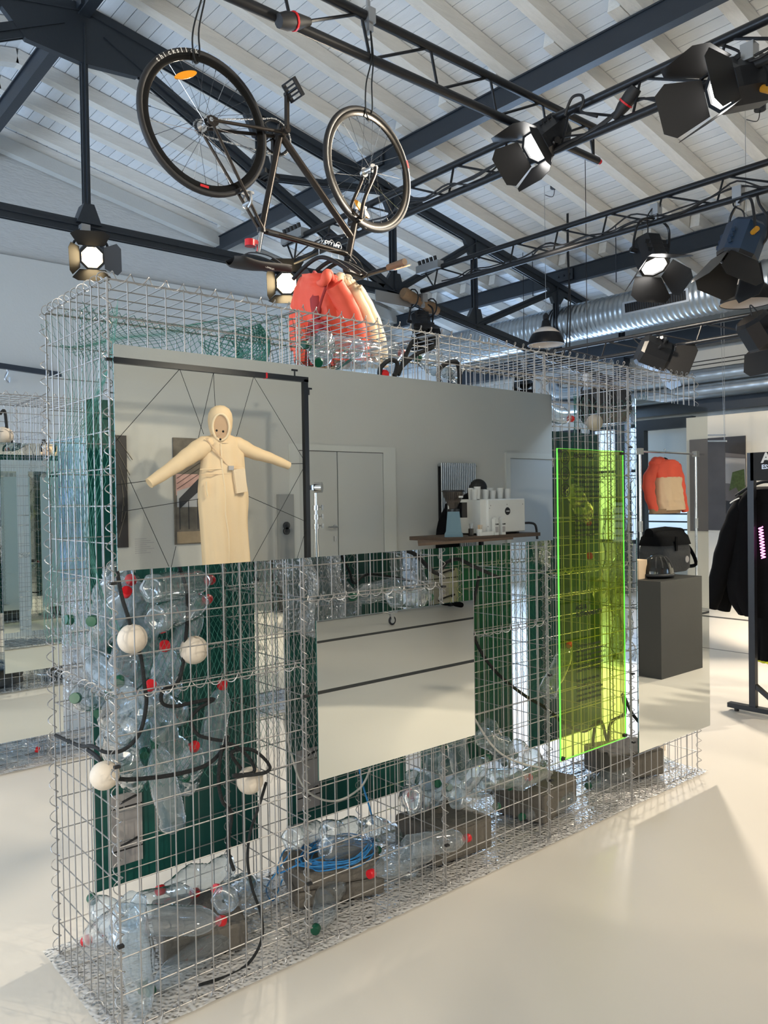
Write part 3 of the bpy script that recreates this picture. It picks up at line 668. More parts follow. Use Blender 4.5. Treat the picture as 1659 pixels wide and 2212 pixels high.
# ------------------------------------------------------------------ floats on black rope
def floatball(label, x, y, Y, R=.040, ax=(0, 0, 1)):
    c = AY(x, y, Y); h = .009; pr = [(h, -R*.97)]
    for k in range(13):
        a = -PI/2+PI*k/12; r = R*math.cos(a)
        if r > h: pr.append((r, R*math.sin(a)))
    pr += [(h, R*.97), (h, -R*.97)]
    t = thing('fishing_float', label, 'float', c, 'cream fishing floats')
    mb = MB().lathe(pr, 24, c, ax); obj('ball', mb, M['float'], t, True); return c
F1 = floatball('cream fishing float at the upper left of the hanging pile', 286, 1380, .06, .0405, (.25, 0, 1))
F2 = floatball('cream fishing float right of the first one, in the green net', 419, 1404, .10, .0415, (.1, -.3, 1))
F3 = floatball('cream fishing float low by the left corner of the cage', 226, 1675, .08, .039, (.7, -.5, .5))
F4 = floatball('cream fishing float at the seam of the first two columns', 540, 1686, .05, .0405, (.9, -.5, 0))
F5 = floatball('cream fishing float high in the fourth column', 1284, 913, .22, .040)
F6 = floatball('cream fishing float on the floor beside the end block', 1420, 1612, .35, .045)
F7 = floatball('cream fishing float hanging at the left edge in the far cage wall', 8, 942, 2.5, .05)
def rope(name, label, pts, r, m='rope', group='black ropes looped through the near cage wall', k=7, cat='rope'):
    p = [AY(*q) for q in pts]
    return tag(obj(name, MB().sweep(cr(p, k), r, 6), M[m], None, True), label, cat, group)
rope('rope', 'black rope from the wide mirror down through the first float', [(252, 1225, .1), (262, 1285, .07), (280, 1345, .06), (286, 1380, .06), (303, 1415, .06), (312, 1480, .06), (316, 1520, .06), (303, 1580, .06), (270, 1618, .08), (230, 1625, .1), (200, 1612, .16), (170, 1610, .3), (120, 1588, .46)], .0055)
rope('rope', 'black rope hanging behind the second float and looping right', [(385, 1220, .12), (402, 1270, .1), (405, 1330, .1), (400, 1390, .1), (392, 1450, .1), (380, 1478, .09), (352, 1492, .08), (350, 1518, .08), (375, 1526, .09), (420, 1517, .1), (462, 1510, .1), (430, 1530, .1), (412, 1555, .1), (425, 1585, .09), (455, 1596, .08), (480, 1600, .07)], .0055)
rope('rope', 'black rope sagging from the left float to the seam', [(190, 1620, .2), (215, 1640, .1), (226, 1668, .08), (262, 1683, .07), (330, 1680, .07), (400, 1668, .07), (450, 1650, .07), (482, 1618, .07), (490, 1590, .06)], .006)
rope('rope', 'black rope knotted at the seam and through the right float', [(485, 1605, .05), (510, 1612, .04), (540, 1640, .03), (548, 1668, .02), (505, 1675, .0), (520, 1676, .0), (575, 1668, .0), (580, 1650, .03), (545, 1620, .04), (500, 1625, .05), (520, 1660, .06)], .0055)
rope('rope', 'black rope falling to the cage floor past the seam', [(480, 1610, .06), (472, 1680, .06), (480, 1730, .06), (500, 1760, .07), (492, 1830, .08), (505, 1880, .08)], .0055)
rope('rope', 'black rope falling from the right float to the front mesh', [(575, 1690, .03), (560, 1740, .04), (540, 1800, .05), (535, 1860, .06), (545, 1920, .06), (565, 1980, .06), (562, 2040, .06), (520, 2095, .05), (430, 2128, .04)], .0045)
rope('rope', 'black loop of rope on top above the wide mirror', [(820, 815, .1), (822, 795, .1), (842, 778, .1), (858, 785, .1), (852, 815, .1)], .008)
rope('rope', 'black rope arching high between the top corner loops', [(850, 812, .1), (875, 785, .1), (900, 765, .1), (935, 750, .1), (942, 735, .1), (925, 722, .1), (895, 735, .12), (880, 760, .12), (860, 810, .12)], .008)
rope('rope', 'black rope hoop standing on the mirror in the middle column', [(948, 828, .1), (948, 800, .1), (965, 785, .1), (985, 782, .1), (992, 800, .1), (993, 832, .1)], .009)
rope('rope', 'black rope wandering under the wide mirror in the middle column', [(880, 1190, .15), (900, 1200, .14), (925, 1225, .12), (945, 1238, .12), (965, 1215, .12), (990, 1208, .12), (1020, 1222, .12), (1060, 1240, .12), (1078, 1248, .12)], .008)
rope('rope', 'black elastic cord crossing down to the yellow panel', [(1035, 1245, .3), (1020, 1330, .3), (1030, 1390, .3), (1070, 1450, .25), (1130, 1500, .2), (1180, 1530, .15), (1215, 1560, .15), (1260, 1580, .2), (1290, 1560, .2)], .007)
rope('rope', 'black cord behind the wide mirror bottom in the second column', [(735, 1195, .3), (755, 1235, .3), (765, 1260, .3), (800, 1240, .35), (890, 1255, .4)], .005)
rope('rope', 'black rope bunched low behind the yellow panel', [(1280, 1620, .25), (1285, 1570, .25), (1300, 1560, .25), (1312, 1600, .25), (1320, 1560, .22), (1350, 1540, .2), (1345, 1500, .2), (1365, 1540, .1), (1385, 1565, .05)], .008)
rope('rope', 'pale string with tapes hanging behind the low mirror', [(612, 1540, .3), (622, 1600, .3), (650, 1690, .28), (690, 1725, .28), (735, 1728, .28), (780, 1700, .28), (800, 1660, .3)], .004, 'grope')
rope('rope', 'pale string strung across the middle column pile', [(1018, 1540, .03), (1055, 1600, .03), (1088, 1632, .03), (1130, 1650, .03), (1180, 1660, .03)], .004, 'grope')
rope('rope', 'black rope drooping at the left edge in the far cage wall', [(0, 895, 2.48), (10, 888, 2.48), (16, 935, 2.48), (25, 955, 2.48), (22, 985, 2.48)], .008, group='ropes in the far cage wall')
rope('rope', 'black rope in the far cage wall behind the left corner', [(60, 962, 2.5), (75, 975, 2.5), (95, 955, 2.5), (100, 965, 2.5), (85, 975, 2.5), (70, 1000, 2.5)], .006, group='ropes in the far cage wall')
# blue cord tangle
random.seed(5); pts = []
c0 = V((.88, .22, .155))
for i in range(60):
    a = i*.9; pts.append(c0+V((.15*math.cos(a)*random.uniform(.6, 1.1), .10*math.sin(a)*random.uniform(.6, 1.1), random.uniform(-.012, .02))))
tag(obj('blue_cord', MB().sweep(cr(pts, 6), .0028, 5), M['brope'], None, True), 'tangled blue cord heaped on the dark block of the second column', 'cord')
rope('blue_cord', 'loose loops of blue cord hanging left over the second block', [(700, 1850, .15), (640, 1870, .12), (600, 1885, .2), (612, 1840, .3), (630, 1835, .3), (600, 1880, .3), (575, 1920, .3), (590, 1945, .3), (610, 1900, .2)], .0028, 'brope', 'blue cords', 7, 'cord')
rope('blue_cord', 'thin blue cord dangling behind the low mirror', [(775, 1655, .3), (785, 1700, .3), (800, 1750, .3), (806, 1780, .3)], .0035, 'brope', 'blue cords', 7, 'cord')
# blocks
def block(label, x0, x1, y0, y1, z0, z1, rz=0, chop=None):
    b = MB().box((0, 0, 0), (x1-x0, y1-y0, z1-z0)); me = b.mesh('concrete_block', M['stone'])
    o = put('concrete_block', me); o.location = ((x0+x1)/2, (y0+y1)/2, (z0+z1)/2); o.rotation_euler.z = rz
    md = o.modifiers.new('b', 'BEVEL'); md.width = .012; md.segments = 2
    if not chop: tag(o, label, 'block', 'dark concrete blocks weighing the baskets down')
    return o
for x0, x1, y0, y1, z0, z1, rz, l in ((.24, .50, .15, .42, .02, .105, -.3, 'dark concrete block under the bottles in the first column'), (.72, 1.04, .14, .36, .02, .078, -.38, 'lower dark concrete slab in the second column'), (.72, 1.04, .14, .36, .08, .138, -.33, 'upper dark concrete slab under the blue cord'), (1.27, 1.56, .10, .36, .02, .145, -.08, 'dark concrete block with the red capped bottle in the middle column'), (1.84, 2.16, .11, .36, .02, .145, .2, 'dark concrete block at the seam of the fourth column'), (2.53, 2.85, .12, .35, .02, .15, -.35, 'dark concrete block under the yellow panel and tall mirror')):
    block(l, x0, x1, y0, y1, z0, z1, rz)
block('dark concrete block in the far cage wall at the left edge', .0, .35, 2.6, 2.9, .02, .12)
# ------------------------------------------------------------------ nets and wraps
def net(name, label, fn, nu, nv, m, r=.0009, group='fishing nets in the cage walls'):
    mb = MB(); g = {}
    for j in range(nv+1):
        for i in range(nu+1):
            g[i, j] = V(fn((i+(.5 if j % 2 else 0))/nu, j/nv))
    for j in range(nv):
        for i in range(nu+1):
            k = i+1 if j % 2 else i-1
            mb.tube(g[i, j], g[i, j+1], r, 3, cap=False)
            if (k, j+1) in g: mb.tube(g[i, j], g[k, j+1], r, 3, cap=False)
    return tag(obj(name, mb, M[m]), label, 'net', group)
def nz(p, s=3., a=.03): return noise.noise_vector(V(p)*s)*a
def f1(u, v): p = V((.02+1.0*u, .16+.3*v+.08*math.sin(u*7), 1.97-.10*v-.16*u*v-.03*math.sin(u*9+v*4))); return p+nz(p, 4, .06)
net('fishing_net', 'green fishing net slung under the lids of the first two columns', f1, 46, 26, 'net')
def f2(u, v): p = V((.72+.26*u, .40-.28*v+.03*math.sin(v*20), 1.93-.55*v)); p = V((.50+.14*u+.03*math.sin(v*9), .30+.16*math.cos(u*7), 1.96-.3*v)); return p+nz(p, 6, .05)
net('fishing_net', 'bunched dark green net hanging at the top of the first seam', f2, 30, 34, 'net', .0017)
def f3(u, v): p = V((.12+.46*u, .04+.20*math.sin(u*PI)*(1 if v > .1 else .6)*-.2+.1, 1.22-.62*v)); return p+nz(p, 5, .05)
net('fishing_net', 'thin dark net round the hanging bottle pile', f3, 26, 34, 'net', .0006)
def f4(u, v): p = V((.02+.02*math.sin(v*6), .05+.42*u, 1.95-.95*v)); return p+nz(p, 3, .08)
net('fishing_net', 'thin dark net drooping inside the left side mesh', f4, 16, 36, 'net', .0006)
def f5(u, v): p = V((1.9+.5*u, .42, 1.72-1.2*v)); return p+nz(p, 4, .08)
net('fishing_net', 'fine grey net hanging deep in the fourth column', f5, 18, 42, 'net', .0006)
def f6(u, v): p = V((2.9+.0*u-.45*(1-u), .3+.1*math.sin(u*5), 1.9-.6*v)); return p+nz(p, 4, .08)
net('fishing_net', 'green net at the back of the last column', f6, 18, 24, 'net', .0009)
def f7(u, v): p = V((.62+.5*u, .44, 1.2-.8*v)); return p+nz(p, 3, .06)
net('fishing_net', 'thin pale net behind the low mirror', f7, 20, 30, 'grope', .0006)
def hang(name, label, x0, x1, Y0, z0, z1, m, fold=.05, k=9, cat='sheet', sq=1.):
    def fn(u, v):
        ww = 1-.25*math.sin(v*PI)*sq
        x = (x0+x1)/2+(u-.5)*(x1-x0)*ww; p = V((x+.02*math.sin(v*9), Y0+fold*math.sin(u*k+v*2.5), z1+(z0-z1)*v)); return p+nz(p, 9, .03)
    return tag(obj(name, MB().grid(fn, 34, 40), M[m], None, True), label, cat)
hang('bubble_wrap_roll', 'crumpled bubble wrap hanging in the second column', .70, 1.0, .26, .95, 1.6, 'wrap2', .08, 14)
hang('bubble_wrap_roll', 'narrow twist of bubble wrap hanging in the middle column', 1.36, 1.47, .4, .9, 1.6, 'wrap2', .05, 12)
hang('bubble_wrap_roll', 'crumpled clear film high in the fourth column', 1.85, 2.2, .34, 1.55, 1.8, 'wrap2', .1, 10)
hang('bubble_wrap_roll', 'clear wrap bunched behind the right of the yellow panel', 2.66, 2.84, .3, .55, 1.35, 'wrap2', .05, 10)
hang('bubble_wrap_roll', 'grey wrap hanging in the gap of the fourth column', 2.2, 2.31, .40, 1.08, 1.75, 'wrap2', .03, 8)
hang('plastic_sheet', 'light blue plastic sheet hanging in the far cage wall', .66, .92, 2.55, .98, 1.78, 'bluefilm', .03, 8, sq=.2)
hang('bubble_wrap_roll', 'column of bubble wrap below the blue sheet in the far cage wall', .70, .90, 2.58, .25, 1.0, 'wrap2', .05, 10)
# ================================================================== bicycle hanging upside down
BY = 1.36
def B(x, y, dy=0): return AY(x, y, BY+dy)
H1, H2 = B(443, 268), B(797, 368); WRAD = .335
bk = thing('bicycle', 'matt black bicycle hanging upside down by both wheels from the lighting truss', 'bicycle', (H1+H2)/2)
def wheel(name, c, yaw, lab, phase=0, rear=False):
    R = Matrix.Rotation(yaw, 3, 'Z'); ex, ey, ez = R @ V((1, 0, 0)), R @ V((0, 1, 0)), V((0, 0, 1))
    circ = lambda r, off=0, n=64: [c+ex*(r*math.cos(2*PI*k/n))+ez*(r*math.sin(2*PI*k/n))+ey*off for k in range(n)]
    wt = obj(name, MB().sweep(circ(WRAD-.014), .0145, 10, True), M['rubber'], bk, True); wt['label'] = lab
    b = MB(); vs = []; n = 64; prof = [(.312, -.010), (.298, -.0105), (.282, -.004), (.282, .004), (.298, .0105), (.312, .010)]
    for k in range(n):
        a = 2*PI*k/n
        for r, o in prof: vs.append(c+ex*(r*math.cos(a))+ez*(r*math.sin(a))+ey*o)
    m_ = len(prof); b.add(vs, [(k*m_+j, k*m_+(j+1) % m_, ((k+1) % n)*m_+(j+1) % m_, ((k+1) % n)*m_+j) for k in range(n) for j in range(m_)])
    obj('rim', b, M['rim'], wt, True)
    hb = MB(); hb.tube(c-ey*.052, c+ey*.052, .0065, 8).tube(c-ey*.034, c+ey*.034, .014, 12)
    for s_ in (-1, 1): hb.tube(c+ey*(s_*.032), c+ey*(s_*.036), .026, 16).tube(c+ey*(s_*.052), c+ey*(s_*.062), .011, 6)
    obj('hub', hb, M['chrome'], wt, True)
    for k in range(28):
        a = 2*PI*k/28+phase; s_ = 1 if k % 2 else -1; a2 = a+(1.1 if (k//2) % 2 else -1.1)
        p = c+ex*(.024*math.cos(a2))+ez*(.024*math.sin(a2))+ey*(s_*.034); q = c+ex*(.285*math.cos(a))+ez*(.285*math.sin(a))
        obj('spoke', MB().tube(p, q, .0011, 4, cap=False).tube(q-(q-p)*.06, q, .0022, 5), M['chrome'] if k % 5 == 0 else M['steel'], wt)
    return wt, ex, ey, ez
W1, ex, ey, ez = wheel('rear_wheel', H1, 0, 'wheel with lettering on the tyre')
a = math.radians(118); ctr = H1+ex*(.215*math.cos(a))+ez*(.215*math.sin(a))-V((0, .012, 0))
def reflector(c, ang, par):
    b = MB(); dx, dz = ex*math.cos(ang)+ez*math.sin(ang), -ex*math.sin(ang)+ez*math.cos(ang)
    poly = [c+dx*(.062*math.cos(2*PI*k/20))+dz*(.016*math.sin(2*PI*k/20)) for k in range(20)]
    obj('reflector', b.prism(poly, (0, .01, 0)), M['orange'], par)
reflector(ctr, math.radians(28), W1)
W2, ex2, ey2, ez2 = wheel('front_wheel', H2, .10, 'wheel held by the fork', .1)
reflector(B(782, 452, -.02), math.radians(-38), W2)
def arctext(s, wt, c, a0, da, r, size, flip=False, X=None):
    mb = MB()
    for i, ch in enumerate(s):
        a = a0+da*i; o = c+ex*(r*math.cos(a))+ez*(r*math.sin(a))-V((0, .0152, 0)); tz = ex*math.cos(a)+ez*math.sin(a); tx = ex*math.sin(a)-ez*math.cos(a)
        if flip: tz, tx = -tz, -tx
        g = text_mb(ch, size, o, tx, tz, -.0006, bold=.0006); mb.add(g.v, g.f)
    obj('tyre_lettering', mb, M['paper'], wt)
arctext('thickslick', W1, H1, math.radians(139), -math.radians(4.4), WRAD-.024, .030)
arctext('WTB thickslick', W2, H2, math.radians(207), math.radians(4.2), WRAD-.004, .024, True)
for wt, c, a in ((W1, H1, -1.62), (W2, H2, .35)):
    o = c+ex*(.297*math.cos(a))+ez*(.297*math.sin(a))-V((0, .0115, 0)); tx = V((-math.sin(a), 0, math.cos(a))); tz = V((math.cos(a), 0, math.sin(a)))
    obj('rim_sticker', MB().prism([o-tx*.022-tz*.006, o+tx*.022-tz*.006, o+tx*.022+tz*.006, o-tx*.022+tz*.006], (0, .001, 0)), M['red'], wt)
BBr, SCl, HTo, HLo = B(605, 290), B(565, 497), B(752, 556), B(763, 498)
fr = MB()
fr.tube(BBr, SCl, .0165, 14).tube(SCl, B(748, 548), .0155, 14).tube(BBr, B(759, 512), .0185, 14).tube(HTo, HLo+(HLo-HTo)*.25, .019, 14).tube(BBr-V((0, .036, 0)), BBr+V((0, .036, 0)), .021, 14)
for s_ in (-1, 1):
    off = V((0, s_*.055, 0)); fr.tube(BBr+V((0, s_*.03, 0)), H1+off, .010, 8, .008); fr.tube(SCl+V((0, s_*.014, 0)), H1+off, .0085, 8, .007)
    fr.prism([H1+off+V(q) for q in ((-.02, 0, .01), (.0, 0, .022), (.035, 0, .018), (.04, 0, -.01), (.02, 0, -.03), (-.01, 0, -.02))], (0, .007, 0))
obj('frame', fr, M['bronze'], bk, True)
obj('frame_lettering', text_mb('CITY LIFE', .024, B(700, 524, -.0165), (B(740, 545)-B(700, 531)).normalized(), V((.32, 0, .95)), .0005, bold=.0004), M['alu'], bk)
fk = MB(); crown = HLo+(HLo-HTo).normalized()*.055
fk.tube(crown-V((0, .05, 0)), crown+V((0, .05, 0)), .015, 10)
for s_ in (-1, 1): fk.sweep(cr([crown+V((0, s_*.05, 0)), crown+V((.02, s_*.056, .1)), H2+V((-.01, s_*.056, -.05)), H2+V((0, s_*.055, 0))], 5), .0105, 10)
obj('fork', fk, M['bronze'], bk, True)
for c, nm in ((crown+V((.04, 0, .03)), 'front_brake'), (SCl+(H1-SCl)*.26, 'rear_brake')):
    b = MB(); b.tube(c+V((0, -.03, 0)), c+V((0, .03, 0)), .012, 8)
    for s_ in (-1, 1): b.sweep(cr([c+V((0, s_*.01, -.02)), c+V((0, s_*.035, 0)), c+V((0, s_*.03, .04)), c+V((0, s_*.016, .05))], 4), .007, 6).box(c+V((0, s_*.018, .05)), (.05, .01, .012))
    obj(nm, b, M['alu'], bk, True)
sp = MB().tube(SCl, B(557, 545), .0136, 12); obj('seat_post', sp, M['chrome'], bk, True)
obj('seat_clamp', MB().tube(SCl-V((0, 0, .012)), SCl-V((0, 0, -.01)), .021, 12).box(B(590, 503, -.02), (.06, .01, .008)), M['black'], bk, True)
sd = MB(); tail, nose = B(496, 556), B(628, 580); dirs = (nose-tail); ups = V((dirs.z, 0, -dirs.x)).normalized()
if ups.z > 0: ups = -ups
def sadf(u, v):
    w_ = .072*(1-u)**1.3*min(1, .35+u*6)+.019; w_ *= (1 if u < .97 else .7)
    a = PI*(v-.5)*1.05; z = .030*math.cos(a)+.012*math.sin(u*PI*1.3+.4); return tail+dirs*u+V((0, w_*math.sin(a), 0))+ups*(z)
sd.grid(sadf, 20, 14); sd.grid(lambda u, v: sadf(u, v)*1.0-ups*.006 if False else tail+dirs*u+V((0, (.072*(1-u)**1.3*min(1, .35+u*6)+.019)*.95*(2*v-1), 0))+ups*(.004+.012*math.sin(u*PI*1.3+.4)), 20, 4)
obj('saddle', sd, M['rubber'], bk, True)
rl = MB()
for s_ in (-1, 1): rl.sweep(cr([tail+dirs*.12+V((0, s_*.03, .0)), tail+dirs*.3+V((0, s_*.022, .035)), tail+dirs*.6+V((0, s_*.022, .035)), nose-dirs*.08+V((0, s_*.008, .0))], 5), .0035, 6)
obj('saddle_rails', rl, M['steel'], bk)
obj('saddle_lettering', text_mb('CAMBIUM', .012, AY(572, 578, BY-.035), (.97, 0, -.1), (0, 0, 1), .004), M['paper'], bk)
obj('rear_light', MB().sweep([B(540, 518, -.02), B(540, 532, -.02)], .026, 10).box(B(549, 523), (.03, .02, .02)), M['red'], bk, True)
# crank set
ck = MB()
for s_, e in ((-1, B(603, 196)), (1, B(606, 378))):
    o = BBr+V((0, s_*.062, 0)); e = V((e.x, BY+s_*.07, e.z)); e = o+(e-o).normalized()*.172
    obj('crank', MB().beam(o, e, .015, .024, (0, 1, 0)).tube(o-V((0, .01, 0)), o+V((0, .01, 0)), .018, 10).tube(e-V((0, .01, 0)), e+V((0, .01, 0)), .014, 10), M['bronze'], bk)
    pc = e+V((0, s_*.055, 0)); R = Matrix.Rotation(.9 if s_ < 0 else .2, 3, 'Y'); b = MB()
    for q in ((0, -.045), (0, .045)): b.box(pc+R @ V((q[0], q[1], 0)), (.09, .008, .022), R)
    for q in (-.042, -.02, .02, .042): b.box(pc+R @ V((q, 0, 0)), (.008, .09, .02), R)
    b.tube(e, pc+V((0, s_*.04, 0)), .007, 8)
    obj('pedal', b, M['black'], bk)
cr_c = BBr+V((0, .045, 0)); b = MB()
for k in range(44):
    a = 2*PI*k/44; b.beam(cr_c+V((.086*math.cos(a), 0, .086*math.sin(a))), cr_c+V((.094*math.cos(a), 0, .094*math.sin(a))), .003, .006, (0, 1, 0))
b.sweep([cr_c+V((.083*math.cos(2*PI*k/40), 0, .083*math.sin(2*PI*k/40))) for k in range(40)], .006, 4, True)
for k in range(5):
    a = 2*PI*k/5; b.beam(cr_c, cr_c+V((.082*math.cos(a), 0, .082*math.sin(a))), .005, .016, (0, 1, 0))
obj('chainring', b, M['black'], bk)
b = MB(); cg = H1+V((0, .045, 0))
for k in range(18):
    a = 2*PI*k/18; b.beam(cg+V((.02*math.cos(a), 0, .02*math.sin(a))), cg+V((.036*math.cos(a), 0, .036*math.sin(a))), .003, .007, (0, 1, 0))
b.tube(cg-V((0, .01, 0)), cg+V((0, .004, 0)), .028, 16); obj('sprocket', b, M['steel'], bk)
dv = (cr_c-cg).normalized(); pv = V((dv.z, 0, -dv.x)); pth = []
for k in range(24): a = PI/2-PI*k/23; pth.append(cr_c+dv*(.092*math.cos(a))+pv*(.092*math.sin(a)))
for k in range(12): a = -PI/2-PI*k/11; pth.append(cg+dv*(.036*math.cos(a))+pv*(.036*math.sin(a)))
fin = []; N = len(pth)
for i in range(N):
    a, c = pth[i], pth[(i+1) % N]; m_ = max(1, int((c-a).length/.0127)); fin += [a+(c-a)*(j/m_) for j in range(m_)]
b = MB()
for i, p in enumerate(fin):
    q = fin[(i+1) % len(fin)]
    if (q-p).length > 1e-5: b.beam(p, p+(q-p)*.8, .007 if i % 2 else .004, .008, (0, 1, 0))
obj('chain', b, M['alu'], bk, kind='stuff')
# bars
st = B(748, 575); hs = MB().tube(HTo, B(748, 588), .017, 12)
for k in range(5): hs.tube(HTo+(B(748, 588)-HTo)*(k/5), HTo+(B(748, 588)-HTo)*(k/5+.1), .021, 12)
obj('headset_spacers', hs, M['black'], bk, True)
barc = B(782, 598); obj('stem', MB().tube(B(748, 586), barc, .016, 10), M['black'], bk, True)
bl, br_ = AY(815, 603, BY-.28), V((barc.x, BY+.28, barc.z)); b = MB()
L_, R_ = barc+V((.0, -.30, .0)), barc+V((0, .30, 0))
b.sweep(cr([L_+V((.02, 0, .0)), barc+V((0, -.1, 0)), barc, barc+V((0, .1, 0)), R_], 5), .0125, 10); obj('handlebar', b, M['black'], bk, True)
for p, dd in ((L_, V((0, -1, 0))), (R_, V((0, 1, 0)))):
    g = MB().sweep([p-dd*.08, p-dd*.02, p+dd*.05], [.0165, .0165, .0175], 12); obj('grip', g, M['tan'], bk, True)
    obj('brake_lever', MB().sweep(cr([p-dd*.11+V((.01, 0, 0)), p-dd*.08+V((.05, 0, 0)), p+dd*.03+V((.06, 0, .0))], 4), .006, 6), M['chrome'], bk, True)
b = MB()
for q in ([B(757, 565), B(775, 575, -.05), B(790, 590, -.1), B(795, 606, -.05)], [B(760, 550), B(780, 570, .03), B(788, 600, .02), barc+V((0, .1, 0))], [B(580, 505, -.02), B(640, 520, -.022), B(700, 540, -.022), B(745, 545, -.022), B(770, 570, -.03)]): b.sweep(cr(q, 6), .003, 5)
obj('brake_cable', b, M['rubber'], bk, kind='stuff')
# ------------------------------------------------------------------ lighting trusses
def ladder(label, p0, p1, h, r=.027, pitch=.52, boxes=()):
    p0, p1 = V(p0), V(p1); t = thing('lighting_truss', label, 'lighting truss', p0, 'flat black lighting trusses'); dn = V((0, 0, -h))
    obj('chord', MB().tube(p0, p1, r, 12), M['black'], t, True); obj('chord', MB().tube(p0+dn, p1+dn, r, 12), M['black'], t, True)
    L = (p1-p0).length; d = (p1-p0)/L; k = 0; s_ = .1
    while s_ < L-.1:
        a = p0+d*s_; obj('lacing_bar', MB().tube(a, a+dn+d*.06, .009, 6), M['black'], t)
        e = min(L-.05, s_+pitch); obj('lacing_bar', MB().tube(a+dn+d*.06, p0+d*e, .009, 6), M['black'], t); s_ += pitch
    return t
zA = B(797, 30).z; ZA = zA-.02
a0, a1 = B(430, -80), AY(1302, 280, BY); A0 = V((-.2, BY, ZA)); A1 = V((AY(1290, 262, BY).x, BY, ZA))
TA = ladder('lighting truss carrying the bicycle', A0, A1, .225)
for z in (0, -.225): obj('end_cap', MB().tube(A1+V((0, 0, z)), A1+V((.03, 0, z)), .019, 12), M['red'], TA)
ZB = 3.88
TB = ladder('lighting truss running back from the top right corner behind the bicycle', V((3.46, -1.6, ZB)), V((3.50, 4.45, ZB)), .21)
TCt = ladder('lighting truss above the yellow panel with two lit spotlights', V((5.33, -1.2, ZB)), V((5.22, 4.35, ZB)), .20)
xd = 6.3; ZD = at(1437, 714, 0, xd).z
TD = ladder('lighting truss below the big zinc duct', V((xd, -1.0, ZD)), V((xd, at(1190, 762, 2, ZD).y, ZD)), .16, .02)
print('TD', ZD, at(1190, 762, 2, ZD), at(1659, 675, 2, ZD), 'A', ZA)
for p, l in ((V((3.49, 4.25, ZB+.02)), 'grey dimmer box on the far end of the truss behind the bicycle'), (V((5.2, 4.2, ZB+.02)), 'grey dimmer box on the far end of the second truss')):
    t = thing('power_box', l, 'power box', p, 'power boxes on the truss ends')
    obj('housing', MB().box(p, (.09, .34, .08)), M['alu'], t)
    for k in range(5): obj('plug', MB().tube(p+V((-.02, -.12+k*.06, .03)), p+V((-.04, -.12+k*.06, .09)), .018, 8), M['rubber'], t)
def cable(label, pts, r=.007, k=7, m='rubber', group='black cables along the trusses'):
    return tag(obj('power_cable', MB().sweep(cr(pts, k), r, 6), M[m], None, True), label, 'cable', group)
random.seed(11)
for X, y0, y1, z, l in ((3.47, -1.4, 4.2, ZB-.2, 'truss behind the bicycle'), (5.27, -1.0, 4.1, ZB-.19, 'truss above the yellow panel')):
    for j in range(3):
        n = 22; pts = [V((X+random.uniform(-.03, .03), y0+(y1-y0)*i/n, z+random.uniform(-.02, .06)+(.05 if i % 4 == 0 else 0))) for i in range(n+1)]
        cable('black cable strung along the %s, strand %s' % (l, ('nearest', 'middle', 'farthest')[j]), pts, .007, 4)
cable('black cable loop over the joint of the two trusses', [at(1220, 250, 0, 3.4), at(1235, 212, 0, 3.4), at(1256, 206, 0, 3.4), at(1260, 222, 0, 3.4), at(1255, 240, 0, 3.4), at(1290, 252, 0, 3.4)], .009)
cable('thin black cable bowed along the top right truss', [at(1455, 130, 0, 3.5), at(1500, 118, 0, 3.5), at(1545, 97, 0, 3.5), at(1590, 108, 0, 3.5), at(1610, 125, 0, 3.5)], .008)
cable('black cable curving beside the bluish spotlight', [at(1634, 409, 0, 5.3), at(1640, 440, 0, 5.3), at(1658, 470, 0, 5.3), at(1658, 510, 0, 5.3), at(1640, 535, 0, 5.3), at(1625, 543, 0, 5.3)], .01)
cable('pair of black cables dropping beside the small pendant lamp', [V((7.1, at(1228, 537, 0, 7.1).y, RF(7.1))), at(1228, 537, 0, 7.1), at(1229, 600, 0, 7.1), at(1226, 700, 0, 7.1), at(1222, 760, 0, 7.1)], .008)
cable('black cable dropping beside the small pendant lamp, second strand', [V((7.1, at(1226, 560, 0, 7.1).y, RF(7.1))), at(1226, 560, 0, 7.1), at(1232, 640, 0, 7.1), at(1231, 720, 0, 7.1), at(1230, 770, 0, 7.1)], .008)
def plugs(label, p, d):
    t = thing('cable_connector', label, 'connector', p, 'round cable connectors'); d = V(d).normalized()
    obj('body', MB().sweep([p, p+d*.05, p+d*.12, p+d*.2], [.035, .045, .04, .02], 10), M['rubber'], t, True)
    obj('ring', MB().tube(p+d*.09, p+d*.10, .047, 12), M['red'], t)
plugs('round black cable connector with red ring on the bicycle truss', AY(602, 45, BY-.03), (1, 0, .35))
plugs('black cable connector hanging on the top right truss', at(1375, 190, 0, 3.47), (0, .6, -.5))
